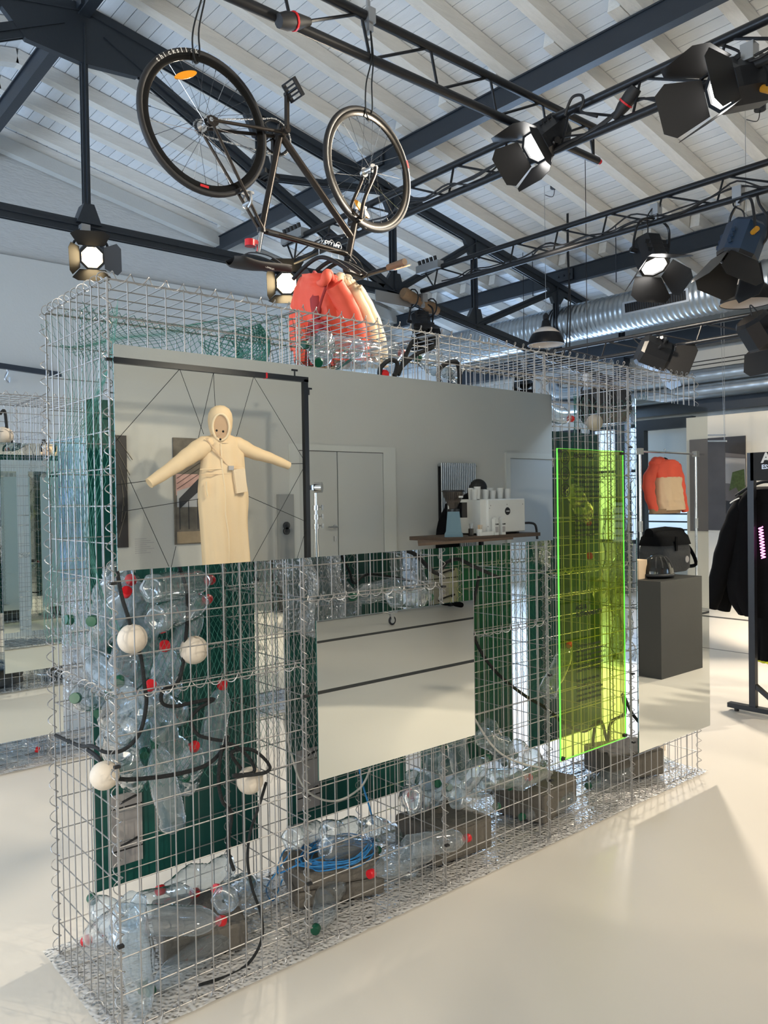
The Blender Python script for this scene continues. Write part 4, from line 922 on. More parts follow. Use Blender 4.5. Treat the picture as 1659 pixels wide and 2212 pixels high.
# hanging cords of the bicycle
for wx, top, l in ((424, (440, 8), 'front left'), (797, (797, 125), 'right')):
    yy = 112 if wx == 424 else 236
    t = thing('wheel_tether', 'double black cord holding the %s wheel' % ('rear' if wx == 424 else 'front'), 'cord', B(*top), 'cords holding the bicycle')
    b = MB(); T0 = V((B(*top).x, BY, ZA-.22))
    for s_ in (-1, 1): b.sweep(cr([T0+V((0, 0, .25)), T0+V((s_*.005, -.03, 0)), B(wx+s_*6, (yy+top[1])/2), B(wx+s_*7, yy, -.02), B(wx, yy+24, -.02 if s_ < 0 else .03)], 6), .004, 6)
    b.sweep(cr([B(wx-6, yy+20, -.02), B(wx, yy+25, 0), B(wx+6, yy+20, .03)], 4), .0045, 6); obj('cord', b, M['rope'], t, True)
    c = V((T0.x, BY, ZA)); obj('clamp', MB().box(c, (.05, .07, .08)).box(c+V((0, 0, -.06)), (.03, .05, .05)).tube(c+V((0, 0, .03)), c+V((0, 0, .09)), .012, 6), M['alu'], t)
    obj('shackle', MB().sweep([c+V((.018*math.sin(2*PI*k/12), 0, -.10-.024*math.cos(2*PI*k/12))) for k in range(12)], .006, 6, True), M['alu'], t)
# ------------------------------------------------------------------ theatre spotlights
def fresnel(label, P, aim, hang, lens=None, R=.085, L=.24, doors=(.5, .5, .5, .5), dl=.20, body='black', knob=False, power=None, col=None, ang=45, roll=0., rod=False):
    P, hang = V(P), V(hang); d = (V(aim)-P).normalized(); s_ = d.cross(V((0, 0, 1))).normalized(); u = s_.cross(d)
    if roll: s_, u = s_*math.cos(roll)+u*math.sin(roll), u*math.cos(roll)-s_*math.sin(roll)
    t = thing('theatre_spotlight', label, 'spotlight', P, 'theatre spotlights with barn doors'); Bk = P-d*L; n = 8
    rg = lambda c, r, n=8, ph=PI/8: [c+s_*(r*math.cos(2*PI*k/n+ph))+u*(r*math.sin(2*PI*k/n+ph)) for k in range(n)]
    mb = MB(); mb.add(rg(P-d*.02, R*1.28)+rg(Bk+d*.03, R*1.28)+rg(Bk, R*1.05)+rg(Bk, .001), [(i+j*8, (i+1) % 8+j*8, (i+1) % 8+j*8+8, i+j*8+8) for j in range(3) for i in range(8)])
    obj('housing', mb, M[body], t)
    fr_ = MB(); q = rg(P-d*.02, R*1.28)+rg(P+d*.006, R*1.2)+rg(P+d*.006, R*.99)+rg(P-d*.012, R*.99); fr_.add(q, [(i+j*8, (i+1) % 8+j*8, (i+1) % 8+j*8+8, i+j*8+8) for j in range(3) for i in range(8)]); obj('front_ring', fr_, M['black'], t)
    ln = MB(); N = 20; q = [P-d*.01+d*(.012)]+[P-d*.01+s_*(R*math.cos(2*PI*k/N))+u*(R*math.sin(2*PI*k/N)) for k in range(N)]; ln.add(q, [(0, 1+k, 1+(k+1) % N) for k in range(N)])
    obj('lens', ln, M[lens] if lens else M['rim'], t, True)
    v = MB()
    for k in range(4): v.box(P-d*(.06+k*.035)+u*(R*1.2), (.012, .012, .012))
    for k in range(3): obj('cooling_fin', MB().beam(P-d*(.07+k*.045)-s_*R*.9+u*R*1.1, P-d*(.07+k*.045)+s_*R*.9+u*R*1.1, .006, .03), M[body], t)
    for i, (nn, tt, wd) in enumerate(((u, s_, 1.15), (-u, s_, 1.15), (s_, u, .95), (-s_, u, .95))):
        an = doors[i]
        if an is None: continue
        b0 = P+d*.012+nn*(R*1.08); e = b0+(d*math.cos(an)+nn*math.sin(an))*dl; hw = R*wd; poly = [b0-tt*hw, b0+tt*hw, e-(d*math.cos(an)+nn*math.sin(an))*dl*.25+tt*hw*1.5, e+tt*hw*1.05, e-tt*hw*1.05, e-(d*math.cos(an)+nn*math.sin(an))*dl*.25-tt*hw*1.5]
        th = (nn*math.cos(an)-d*math.sin(an))*.002; obj('barn_door', MB().prism(poly, th), M['barn'], t)
    C_ = P-d*(L*.5); rr = R*1.5; hz = hang-C_; hl = hz.length; hz = hz.normalized(); s2 = (s_-hz*s_.dot(hz)).normalized()
    arc = [C_+s2*rr, C_+s2*rr+hz*hl*.35, C_+s2*rr*.8+hz*hl*.68, C_+hz*hl*.8, C_-s2*rr*.8+hz*hl*.68, C_-s2*rr+hz*hl*.35, C_-s2*rr]
    obj('yoke', MB().sweep(cr(arc, 4), .011, 6), M['black'], t, True)
    for q in (1, -1): obj('tilt_knob', MB().tube(C_+s2*(q*rr*.8), C_+s2*(q*rr*1.15), .02, 10), M['amber'] if knob else M['black'], t)
    obj('hook_clamp', MB().box(hang, (.07, .07, .09)).box(hang+V((0, 0, -.07)), (.03, .03, .06)).tube(hang+V((.03, 0, 0)), hang+V((.07, 0, 0)), .008, 6), M['alu'], t)
    obj('supply_cable', MB().sweep(cr([Bk+u*.03, Bk-d*.08+u*.08, hang+s_*.08-V((0, 0, .06)), hang+V((0, 0, .05))], 6), .006, 5), M['rubber'], t, True)
    if rod: obj('suspension_rod', MB().tube(hang, (hang.x, hang.y, RF(hang.x)), .004, 6), M['black'], t)
    if power: spot('beam_'+str(len(bpy.data.lights)), P+d*.03, P+d*3, power, col or WARM, ang, .35, R*.8)
    return t
M['barn'] = mat('black_barn_door_paint', (.016, .015, .015), .42, .3)
tb = lambda x, y, X: at(x, y, 0, X)
kb = V((RX, YT, 3.62))
s1 = AY(199, 556, YT-.25); fresnel('lit warm spotlight under the tie beam at the left', s1, CAM+V((0, 1.2, -.6)), (s1.x+.0, YT-.1, 3.60), 'lens', .085, .22, (1.0, .5, .5, 1.2), .14, power=70, col=WARM, ang=60)
s2p = at(619, 612, 0, 3.5); fresnel('lit warm spotlight at the far end of the truss behind the bicycle', s2p, CAM+V((.3, 1, -.3)), (3.49, s2p.y+.15, 3.70), 'lens', .10, .24, (.9, .4, .45, .9), .16, power=70, col=WARM, ang=60)
s3 = at(1157, 318, 0, 3.38); fresnel('lit spotlight with open barn doors under the joint of two trusses', s3, s3+V((-1.6, .35, -1.3)), (3.46, s3.y+.02, 3.72), 'lensw', .095, .26, (.55, .35, .5, .55), .2, power=420, col=(1, .88, .70), ang=70)
s4 = at(1560, 190, 0, 3.40); fresnel('large dark spotlight with bronze lit door at the top right corner', s4, s4+V((-1.2, .5, -.38)), (3.46, s4.y-.12, 3.74), 'lensw', .105, .30, (.3, .35, .55, .3), .25, knob=True, power=320, col=(1, .88, .70), ang=62)
s5 = at(1413, 575, 0, 5.2); fresnel('lit spotlight pointing down from the second truss', s5, s5+V((-.3, -.55, -1.2)), (5.27, s5.y+.02, 3.78), 'lensw', .105, .27, (.9, .25, .7, .55), .23, power=560, col=(1, .88, .72), ang=66)
s6 = at(1590, 560, 0, 5.2); fresnel('dark spotlight with blue housing right of the lit one on the second truss', s6, s6+V((-.35, .25, -1.1)), (5.29, s6.y+.02, 3.72), None, .12, .28, (.35, .3, .4, .4), .24, 'bluebox', True)
s7 = at(1440, 775, 0, xd); fresnel('dark spotlight hanging under the zinc duct', s7, s7+V((1, -.9, -.55)), (xd, s7.y+.05, ZD-.1), 'lensw', .12, .28, (.4, .5, .4, .5), .2, power=420, col=(1, .88, .70), ang=80)
s8 = at(1652, 740, 0, xd); fresnel('dark spotlight cut by the right edge under the zinc duct', s8, s8+V((.7, -.3, -1)), (xd, s8.y+.0, ZD-.1), 'lensw', .12, .26, (.3, .3, .3, .3), .2, power=520, col=(1, .86, .68), ang=85)
s9 = at(912, 712, 0, 5.2); fresnel('small dark spotlight hanging behind the sand coloured jackets', s9, s9+V((-.3, -.6, -.9)), (5.22, s9.y, 3.6), None, .09, .22, (.4, .4, .4, .4), .16)
s10 = at(1133, 830, 0, 7.6); fresnel('small dark spotlight seen through the cage top above the wide mirror', s10, s10+V((-.6, -.4, -.9)), (7.6, s10.y, s10.z+.3), None, .08, .2, (.4, .4, .4, .4), .14, rod=True)
s11 = at(1270, 880, 0, 6.3); fresnel('grey lamp box with yellow label seen through the fourth cage column', s11, s11+V((-1, .3, -.1)), (6.3, s11.y, s11.z+.32), None, .16, .45, (None, None, None, None), .2, 'black', rod=True)
spot('track_wash_right_back', (4.6, 2.6, 3.6), (8.7, 2.2, 1.4), 300, (1, .86, .66), 75, .5, .1)
spot('right_bank_spot', (6.7, -1.1, 3.75), (4.2, -.3, 0), 380, (1, .86, .68), 50, .25, .03)
spot('rear_spot_one', (2.6, -4.4, 3.7), (1.2, -.4, 0), 400, (1, .87, .68), 46, .15, .03)
spot('rear_spot_two', (5.4, -3.2, 3.7), (3.6, -.5, 0), 260, (1, .86, .66), 40, .15, .03)
spot('rear_spot_three', (-2.6, -1.6, 3.7), (-.4, 1.6, 0), 220, (1, .90, .74), 55, .2, .04)
spot('front_wash', (3.4, -1.2, 3.7), (4.3, -5.5, 1.2), 230, (1, .88, .72), 75, .5, .1)
spot('coat_spot', (3.9, -2.2, 3.7), (2.6, -4.6, 1.5), 260, (1, .84, .62), 42, .4, .07)
# ------------------------------------------------------------------ duct, small ducts, pendants
def duct(name, label, cx, cz, R, y0, y1, seam=.14):
    t = thing(name, label, 'duct', (cx, y0, cz)); n = int((y1-y0)/.0175); prof = []
    for i in range(n+1):
        h = (y1-y0)*i/n; prof.append((R+(.007 if i % 4 == 0 else (-.003 if i % 4 == 2 else 0)), h))
    obj('spiral_pipe', MB().lathe(prof, 40, (cx, y0, cz), (0, 1, 0)), M['zinc'], t, True)
    k = y0+.9
    while k < y1:
        for q in (-.02, .02): obj('joint_band', MB().sweep([V((cx+(R+.006)*math.cos(2*PI*j/40), k+q, cz+(R+.006)*math.sin(2*PI*j/40))) for j in range(40)], .008, 5, True), M['black'], t)
        obj('suspension_rod', MB().tube((cx, k, cz+R), (cx, k, RF(cx)), .005, 5), M['steel'], t); k += 2.6
    return t
dt = duct('ventilation_duct', 'big spiral zinc ventilation duct below the roof', 8.0, 3.70, .235, -1.5, YB)
gv = at(1416, 654, 0, 7.78); b = MB()
dvd = V((0, 1, 0)); nn = V((-1, 0, -.12)).normalized(); uu = nn.cross(dvd).normalized()
if uu.z < 0: uu = -uu
gc = V((8.0, gv.y, 3.70))+nn*.235+uu*.01
R3 = Matrix((nn, dvd, uu)).transposed()
gr = obj('vent_grille', MB().box(gc, (.02, .86, .15), R3), M['alu'], dt)
obj('opening', MB().box(gc+nn*.011, (.004, .79, .105), R3), M['matblack'], gr)
for k in range(26): obj('grille_slat', MB().box(gc+nn*.018+dvd*(-.385+k*.0308), (.012, .006, .105), R3), M['steel'], gr)
for z, x in ((2.93, 9.0), (2.74, 9.02)):
    t = thing('small_duct', 'small zinc duct along the side wall, %s of two' % ('upper' if z > 2.9 else 'lower'), 'duct', (x, 0, z), 'small zinc ducts along the side wall'); ye = 5.2
    pr = [(.095+(.003 if i % 5 == 0 else 0), i*.04) for i in range(int((ye+5.5)/.04))]
    obj('spiral_pipe', MB().lathe(pr, 24, (x, -5.5, z), (0, 1, 0)), M['zinc'], t, True)
    obj('elbow', MB().sweep(cr([V((x, ye-.1, z)), V((x, ye+.15, z+.02)), V((x+.05, ye+.3, z+.12)), V((x+.2, ye+.35, z+.3))], 5), .098, 20), M['zinc'], t, True)
def pendant(label, px, py, top, D):
    c = at(px, py, 0, 6.46); t = thing('pendant_lamp', label, 'pendant lamp', c, 'black dome pendant lamps'); R = D/2
    pr = [(R, 0), (R*.985, R*.12), (R*.92, R*.34), (R*.78, R*.6), (R*.55, R*.82), (R*.36, R*.92), (R*.27, R*1.02), (R*.22, R*1.3), (R*.12, R*1.42), (.001, R*1.43)]
    sh = obj('shade', MB().lathe(pr, 40, c), M['shade'], t, True)
    obj('reflector', MB().lathe([(r*.985, h+.003) for r, h in pr[:6]]+[(.001, R*.9)], 40, c), M['shadein'], t, True)
    obj('rim', MB().sweep([c+V((R*math.cos(2*PI*k/40), R*math.sin(2*PI*k/40), 0)) for k in range(40)], .004, 6, True), M['shade'], t, True)
    obj('bulb', MB().ball(c+V((0, 0, R*.45)), R*.2), M['white'], t, True)
    obj('neck', MB().lathe([(R*.16, R*1.4), (R*.17, R*1.6), (R*.05, R*1.75), (.001, R*1.76)], 20, c), M['black'], t, True)
    Z = RF(6.46, -.01); obj('wire', MB().tube(c+V((0, 0, R*1.7)), (c.x, c.y, Z), .003, 5).sweep(cr([c+V((0, 0, R*1.7)), c+V((0, .06, R*1.95)), c+V((0, .02, R*2.2))], 5), .003, 5), M['alu'], t)
    obj('ceiling_rose', MB().tube((c.x+.03, c.y-.12, Z-.05), (c.x+.03, c.y-.12, Z), .05, 16).sweep(cr([V((c.x+.03, c.y-.12, Z-.05)), V((c.x+.02, c.y-.1, Z-.14)), V((c.x, c.y-.01, Z-.1))], 5), .004, 5), M['black'], t)
pendant('small black dome pendant lamp above the near cage wall', 1180, 745, 0, .41)
pendant('large black dome pendant lamp near the right edge', 1613, 655, 0, .46)
for x, y, Y, l in ((1331, 610, 3.5, 'near'), (1151, 640, 5, 'far')):
    p = at(x, y, 0, 7.4); tag(obj('steel_rod', MB().tube((p.x, p.y, p.z), (p.x, p.y, RF(7.4)), .006, 5), M['steel']), 'thin steel rod hanging from the roof, %s one by the duct' % l, 'rod')
# ================================================================== garments
def pxm(p): return (V(p)-CAM).dot(FW)/FPX
def rowbody(rows, depth, fold=.02, n=44, k=9, seed=0, sub=8, mirror_n=None):
    """rows: [(left point, right point)], a closed hanging cloth body"""
    def sm(a): return cr(a, sub)
    Ls, Rs = sm([r[0] for r in rows]), sm([r[1] for r in rows]); N = len(Ls); vs = []
    for j in range(N):
        v = j/(N-1); c = (Ls[j]+Rs[j])/2; h = (Rs[j]-Ls[j])/2; dn = h.cross(V((0, 0, 1))).normalized(); w_ = h.length
        for i in range(n):
            a = 2*PI*i/n; ca, sa = math.cos(a), math.sin(a); x = math.copysign(abs(ca)**.8, ca); y = math.copysign(abs(sa)**.8, sa)
            f = fold*v**.7*(math.sin(k*a+seed+v*3)+.6*math.sin(2.3*k*a+seed*2-v*5))+noise.noise(V((a*2, v*7, seed)))*fold*.8
            vs.append(c+h*x*(1+f*.6)+dn*(y*(depth*min(1, w_/.12)+f)))
    fs = [(j*n+i, j*n+(i+1) % n, (j+1)*n+(i+1) % n, (j+1)*n+i) for j in range(N-1) for i in range(n)]
    return MB().add(vs, fs)
def sleeve(pts, rad, fold=.1, sx=.62, up=None, seed=0):
    p = cr(pts, 7); q = cr([V((r, 0, 0)) for r in rad], 7); R = [max(.01, q[min(i, len(q)-1)].x*(1+fold*math.sin(i*1.35+seed))) for i in range(len(p))]
    return MB().sweep(p, R, 16)
def hanger(t, c, d, w_=.40):
    d = V(d).normalized(); b = MB().sweep(cr([c-d*(w_/2)-V((0, 0, .09)), c-d*(w_*.25)-V((0, 0, .03)), c, c+d*(w_*.25)-V((0, 0, .03)), c+d*(w_/2)-V((0, 0, .09))], 6), .011, 8)
    obj('hanger', b, M['matblack'], t, True)
    obj('hanger_hook', MB().sweep(cr([c, c+V((0, 0, .06)), c+V((.02, 0, .085)), c+V((0, 0, .11)), c+V((-.022, 0, .09))], 5), .0022, 5), M['chrome'], t, True)
YL, YR_ = 1.50, 1.20
def JL(x, y, o=0): return AY(x, y, YL+o)
def JR(x, y, o=0): return AY(x, y, YR_+o)
def barjacket(label, m, lining, dx, do, xs, ys, w_=1., hood=True, strap=True):
    c = B(690+dx, 556+dx*.28); t = thing('rain_jacket', label, 'jacket', c, 'jackets hanging from the bicycle frame')
    L = lambda x, y: JL(x+dx, y+11+dx*.25, do); R = lambda x, y: JR(x+dx, y+11+dx*.25, do)
    rows = [(L(672, 586), R(706, 580)), (L(652, 606), R(728, 596)), (L(645, 630), R(738, 616)), (L(643, 670), R(745, 650)), (L(640, 715), R(752, 700)), (L(638, 775), R(756, 770))]
    obj('body', rowbody(rows, .075, .02, k=5, seed=dx), m, t, True)
    obj('sleeve', sleeve([R(722, 604), R(742, 640), R(764, 690), R(776, 745), R(778, 772)], [.05, .055, .056, .053, .05], .02, seed=dx), m, t, True)
    obj('sleeve', sleeve([L(660, 604), L(650, 640), L(642, 690), L(646, 745)], [.045, .05, .05, .048], .02, seed=dx+2), m, t, True)
    if hood:
        hd = sleeve([L(672, 594), R(697, 600), R(708, 582), R(717, 596)], [.010, .020, .028, .014], .03); obj('hood', hd, m, t, True)
    if strap:
        b = MB().sweep(cr([AY(672, 600, 1.34), AY(688, 612, 1.32), AY(684, 680, 1.30), AY(676, 760, 1.30)], 5), [.03+.012*math.sin(i) for i in range(16)], 8); obj('open_front', b, lining, t, True)
        obj('strap', MB().sweep(cr([AY(712, 592, 1.18), AY(704, 620, 1.2), AY(694, 650, 1.22), AY(684, 690, 1.24)], 5), .007, 6), lining, t, True)
        obj('lower_lining', rowbody([(AY(668, 695, 1.32), AY(706, 690, 1.22)), (AY(662, 730, 1.32), AY(718, 728, 1.2)), (AY(660, 790, 1.32), AY(722, 790, 1.2))], .03, .02), lining, t, True)
    hanger(t, c, (-.35, .9, 0), .34); return t
barjacket('coral red rain jacket, front one of the three hanging from the bicycle', M['coral'], M['coral2'], 0, 0, 0, 0)
barjacket('sand coloured jacket, middle one hanging from the bicycle', M['sand'], M['brownfab'], 27, .04, 0, 0, strap=False)
barjacket('pale sand coloured jacket, rear one hanging from the bicycle', M['sand2'], M['sand'], 42, .10, 0, 0, strap=False)
# ================================================================== what the mirrors show: the front side of the hall
def mv(x, y, Yv): return MV(x, y, Yv)
YW = -YF+2*MY-.0    # virtual depth of the wall
def W(x, y, o=0): return MV(x, y, YW-.01-o)
# door 1
a, b_, c = W(624, 958), W(852, 970), W(728, 1000)
zt = a.z; xo0, xo1 = a.x, b_.x
d1 = struct('door_1', MB().bbox(xo0, xo1, YF, YF+.03, zt-.07, zt).bbox(xo0, xo0+.12, YF, YF+.03, 0, zt-.07).bbox(xo1-.2, xo1, YF, YF+.03, 0, zt-.07), M['doorframe'], 'grey white double door in the far wall, seen in the wide mirror')
xm = c.x; lf = obj('door_leaf', MB().bbox(xo0+.12, xm-.012, YF, YF+.022, .01, zt-.07), M['doorleaf'], d1); rf_ = obj('door_leaf', MB().bbox(xm, xo1-.21, YF, YF+.026, .01, zt-.07), M['doorleaf'], d1)
obj('gap', MB().bbox(xm-.012, xm, YF, YF+.012, .01, zt-.07).bbox(xo0+.12, xo1-.2, YF, YF+.027, zt-.078, zt-.07).bbox(xo1-.21, xo1-.2, YF, YF+.012, .01, zt-.07), M['joint'], d1)
hz_ = W(722, 1138); hx = hz_.x; hzz = hz_.z
obj('handle', MB().tube((hx, YF+.03, hzz), (hx, YF+.08, hzz), .01, 8).tube((hx, YF+.075, hzz), (hx-.13, YF+.075, hzz), .010, 8).tube((hx, YF+.02, hzz), (hx, YF+.03, hzz), .026, 12).box((hx, YF+.03, hzz-.14), (.035, .012, .06)), M['alu'], lf)
a = W(1091, 977); zt2 = a.z; x0 = a.x
d2 = struct('door_2', MB().bbox(x0, x0+.09, YF, YF+.03, 0, zt2-.08).bbox(x0, XR-.02, YF, YF+.03, zt2-.08, zt2), M['doorframe'], 'pale door at the far wall beside the coffee machine, seen in the wide mirror')
obj('door_leaf', MB().bbox(x0+.1, XR-.03, YF, YF+.02, .01, zt2-.09), mat('pale_blue_grey_door', (.50, .53, .55), .5), d2)
# radiator
a, b_ = W(946, 1000), W(1022, 1003); t = thing('column_radiator', 'tall grey column radiator on the far wall, seen in the wide mirror', 'radiator', (a.x, YF, .5)); zt = a.z
obj('gap_shadow', MB().bbox(a.x, b_.x, YF+.005, YF+.02, .36, zt-.02), M['matblack'], t)  # black sheet standing in for the shadows between the columns
n = 19
for k in range(n):
    x = a.x+(b_.x-a.x)*(k+.5)/n; obj('column', MB().tube((x, YF+.06, .35), (x, YF+.06, zt), .0125, 8), M['alu'], t, True)
for z in (.37, zt-.03): obj('header_pipe', MB().tube((a.x-.02, YF+.045, z), (b_.x+.02, YF+.045, z), .018, 8), M['alu'], t, True)
# socket column
a, b_ = W(598, 1068), W(629, 1068); t = thing('socket_column', 'grey conduit column with two black sockets by the door', 'socket', (a.x, YF, 0))
obj('column', MB().bbox(a.x, b_.x, YF, YF+.06, 0, a.z), mat('grey_column_paint', (.30, .30, .29), .6), t)
for y in (1135, 1147):
    p = W(613, y); s0 = obj('socket', MB().tube((p.x, YF+.06, p.z), (p.x, YF+.075, p.z), .042, 20), M['black'], t); obj('insert', MB().tube((p.x, YF+.075, p.z), (p.x, YF+.077, p.z), .02, 14), M['rubber'], s0)
# photographs on the wall
def poster(label, xa, ya, xb, yb, m, yv=None):
    a, b_ = W(xa, ya), W(xb, yb); t = thing('photo_print', label, 'poster', (a.x, YF, b_.z), 'photographs on the far wall')
    obj('print', MB().bbox(a.x, b_.x, YF+.005, YF+.02, b_.z, a.z), m, t); return t, a.x, b_.x, b_.z, a.z
t, x0, x1, z0, z1 = poster('dark narrow photograph of branches at the left of the wide mirror', 247, 940, 277, 1182, M['photo_dark'])
for k in range(6): obj('branch', MB().beam((x0+.02+.03*k, YF+.022, z0+.1+.15*k), (x1-.02-.02*k, YF+.022, z0+.35+.15*k), .004, .012, (0, 1, 0)), M['photo_stone'], t)
t, x0, x1, z0, z1 = poster('photograph of an outdoor steel stair behind the hanging coat', 373, 945, 470, 1172, M['photo_stone'])
yy = YF+.0215; hh = z1-z0; ww = x1-x0
obj('pink_wall', MB().bbox(x0+.02, x1-.002, yy-.001, yy, z0+.46*hh, z0+.66*hh), M['pinkphoto'], t)
obj('white_wall', MB().prism([(x0+.03, yy, z0+.35*hh), (x1, yy, z0+.35*hh), (x1, yy, z0+.62*hh), (x0+.03, yy, z0+.5*hh)], (0, .002, 0)), M['photo_pale'], t)
obj('stair_string', MB().prism([(x0+.05, yy+.002, z0+.33*hh), (x0+.05, yy+.002, z0+.43*hh), (x1, yy+.002, z0+.80*hh), (x1, yy+.002, z0+.66*hh)], (0, .002, 0)), M['photo_dark'], t)
for k in range(4): obj('stair_rail', MB().beam((x0+.03, yy+.003, z0+(.52+.05*k)*hh), (x1, yy+.003, z0+(.78+.05*k)*hh), .003, .012, (0, 1, 0)), M['photo_dark'], t)
obj('stone_wall', MB().bbox(x0+.02, x1, yy+.001, yy+.003, z0+.11*hh, z0+.33*hh), M['photo_stone'], t)
obj('sandstone_base', MB().bbox(x0+.02, x1, yy+.002, yy+.004, z0+.01*hh, z0+.12*hh), M['photo_sand'], t)
for k in range(5): obj('fence_bar', MB().bbox(x0+.05+k*.1, x0+.058+k*.1, yy+.003, yy+.005, z0+.14*hh, z0+.42*hh), M['photo_dark'], t)
cpt = obj('wheel', MB().sweep([V((x1-.12+.06*math.cos(2*PI*k/20), yy+.006, z0+.2*hh+.1*math.sin(2*PI*k/20))) for k in range(20)], .006, 5, True), M['paper'], t)
a = W(292, 1164); t = thing('caption_print', 'small printed caption on the far wall, left in the wide mirror', 'caption', a)
for k in range(8):
    w_ = .12 if k in (0, 3, 6) else .2
    obj('text_line', MB().bbox(a.x, a.x+w_, YF, YF+.001, a.z-k*.02-.006, a.z-k*.02) if k % 3 != 1 else MB().bbox(a.x, a.x+w_*.8, YF, YF+.001, a.z-k*.02-.006, a.z-k*.02), M['plate'], t)
# ---- frame with the spread raincoat
YC = 4.62
fr_ = thing('black_frame_stand', 'black square tube frame with stretched cords round the raincoat', 'stand', MV(672, 1200, YC))
def C4(x, y, o=0): return MV(x, y, YC-o)
a, b_, c, e = C4(120, 752), C4(247, 772), C4(655, 818), C4(672, 1200); zt = C4(655, 820).z
P1 = V((C4(658, 818).x, a.y, zt)); P0 = V((P1.x-2.35, a.y, zt))
obj('top_bar', MB().beam(P0, P1+V((.03, 0, 0)), .05, .05), M['black'], fr_); obj('post', MB().beam((P1.x, a.y, zt), (P1.x, a.y, .35), .05, .05, (1, 0, 0)), M['black'], fr_)
obj('post', MB().beam((P0.x, a.y, zt), (P0.x, a.y, .35), .05, .05, (1, 0, 0)), M['black'], fr_)
obj('bottom_bar', MB().beam((P0.x, a.y, .38), (P1.x, a.y, .38), .05, .05), M['black'], fr_)
for p in (P1+V((-.12, 0, .05)), P1+V((.05, 0, -.12))): obj('wing_screw', MB().tube(p-V((0, 0, .03)), p+V((0, 0, .03)), .008, 6).box(p+V((0, 0, .035)), (.07, .012, .018)), M['black'], fr_)
obj('tape_mark', MB().box((C4(573, 800).x, a.y, zt), (.02, .054, .054)), M['red'], fr_)
A_, B_2, C_2 = C4(388, 790), C4(461, 800), C4(548, 812)
for k_ in (A_, B_2, C_2): k_.z = zt-.02
rp = V((P1.x, a.y, C4(660, 1001).z)); lp = V((P0.x, a.y, C4(300, 1060).z))
cords = [(A_, C4(440, 938)), (A_, C4(120, 1100)), (B_2, C4(465, 884)), (B_2, C4(425, 962)), (C_2, C4(511, 942)), (C_2, rp), (C4(626, 1002), rp), (rp, C4(545, 1214)), (C4(536, 1072), C4(664, 1128)), (C4(665, 1130), C4(640, 1212)), (C4(315, 1039), lp), (C4(428, 1078), C4(277, 1103)), (C4(277, 1030), C4(365, 1224)), (C4(277, 1103), C4(120, 1130)), (C4(380, 1180), C4(370, 1225))]
for p, q in cords: obj('cord', MB().tube(p, q, .0028, 4), M['rope'], fr_)
ct = thing('raincoat', 'long beige hooded raincoat stretched out by cords in a black frame', 'coat', C4(480, 1240))
rows = [(C4(458, 938), C4(488, 938)), (C4(443, 950), C4(510, 948)), (C4(436, 975), C4(522, 970)), (C4(434, 1005), C4(526, 1000)), (C4(431, 1030), C4(527, 1028)), (C4(428, 1072), C4(534, 1072)), (C4(433, 1130), C4(533, 1130)), (C4(438, 1200), C4(538, 1200)), (C4(441, 1262), C4(540, 1262))]
obj('body', rowbody(rows, .085, .016, k=5, seed=2), M['beige'], ct, True)
px_ = abs(pxm(V((C4(480, 1000).x, YC, 1.4))))
obj('sleeve', sleeve([C4(456, 956), C4(440, 964), C4(410, 984), C4(372, 1011), C4(322, 1044)], [15*px_, 21*px_, 19*px_, 15*px_, 11*px_], .03), M['beige'], ct, True)
obj('sleeve', sleeve([C4(500, 955), C4(514, 962), C4(548, 978), C4(585, 990), C4(624, 1006)], [13*px_, 18*px_, 15*px_, 12*px_, 9*px_], .03), M['beige'], ct, True)
hd = MB(); hc = C4(476, 917); 
fz = V((-.5, 1, 0)).normalized(); fx = V((fz.y, -fz.x, 0))
prh = [(.001, .18), (.045, .172), (.085, .145), (.108, .10), (.115, .04), (.108, -.03), (.092, -.09), (.085, -.14), (.10, -.18)]
obj('hood', MB().lathe(prh, 28, hc), M['beige'], ct, True)
oc_ = hc+fz*.075+V((0, 0, -.015))
def oval(k, s_=1.): a_ = 2*PI*k/28; return oc_+fx*(.075*s_*math.cos(a_))+V((0, 0, .12*s_*math.sin(a_)-.02))+fz*(.045+.015*math.sin(a_))
obj('hood_brim', MB().sweep([oval(k) for k in range(28)], .012, 8, True), M['beige2'], ct, True)
obj('hood_lining', MB().prism([oval(k, .98)-fz*.004 for k in range(28)], fz*.004), mat('brown_hood_lining', (.55, .36, .22), .8), ct)
def strip(name, pts, r, m, off=.125, flat=.35, rr=None):
    obj(name, MB().sweep(cr([C4(x, y, off) for x, y in pts], 5), r, 6), M[m], ct, True)
strip('placket', [(477, 958), (480, 1010), (486, 1060), (487, 1110), (494, 1160), (494, 1212), (494, 1260)], .011, 'beige2', .086)
strip('waist_seam', [(433, 1026), (460, 1025), (497, 1023), (527, 1022)], .005, 'sand', .088)
strip('waist_seam', [(432, 1014), (460, 1013), (497, 1012), (527, 1011)], .005, 'beige2', .088)
strip('bag_strap', [(445, 946), (464, 972), (482, 994), (500, 1014)], .007, 'sand', .092)
strip('pocket', [(446, 1040), (447, 1060), (449, 1072)], .008, 'beige2', .088)
obj('buckle', MB().box(C4(499, 1011, .11), (.05, .02, .04)), M['plate'], ct)
pch = MB().prism([C4(502, 1014, .10), C4(527, 1012, .10), C4(532, 1062, .10), C4(510, 1066, .10)], (0, .04, 0)); obj('pouch', pch, M['sand2'], ct)
for q in ((468, 930), (482, 932), (476, 949)): obj('toggle', MB().ball(C4(q[0], q[1], .15), .011, 8, 6), M['black'], ct)
for q, w_ in (((322, 1044), 0), ((624, 1006), 0)):
    pass
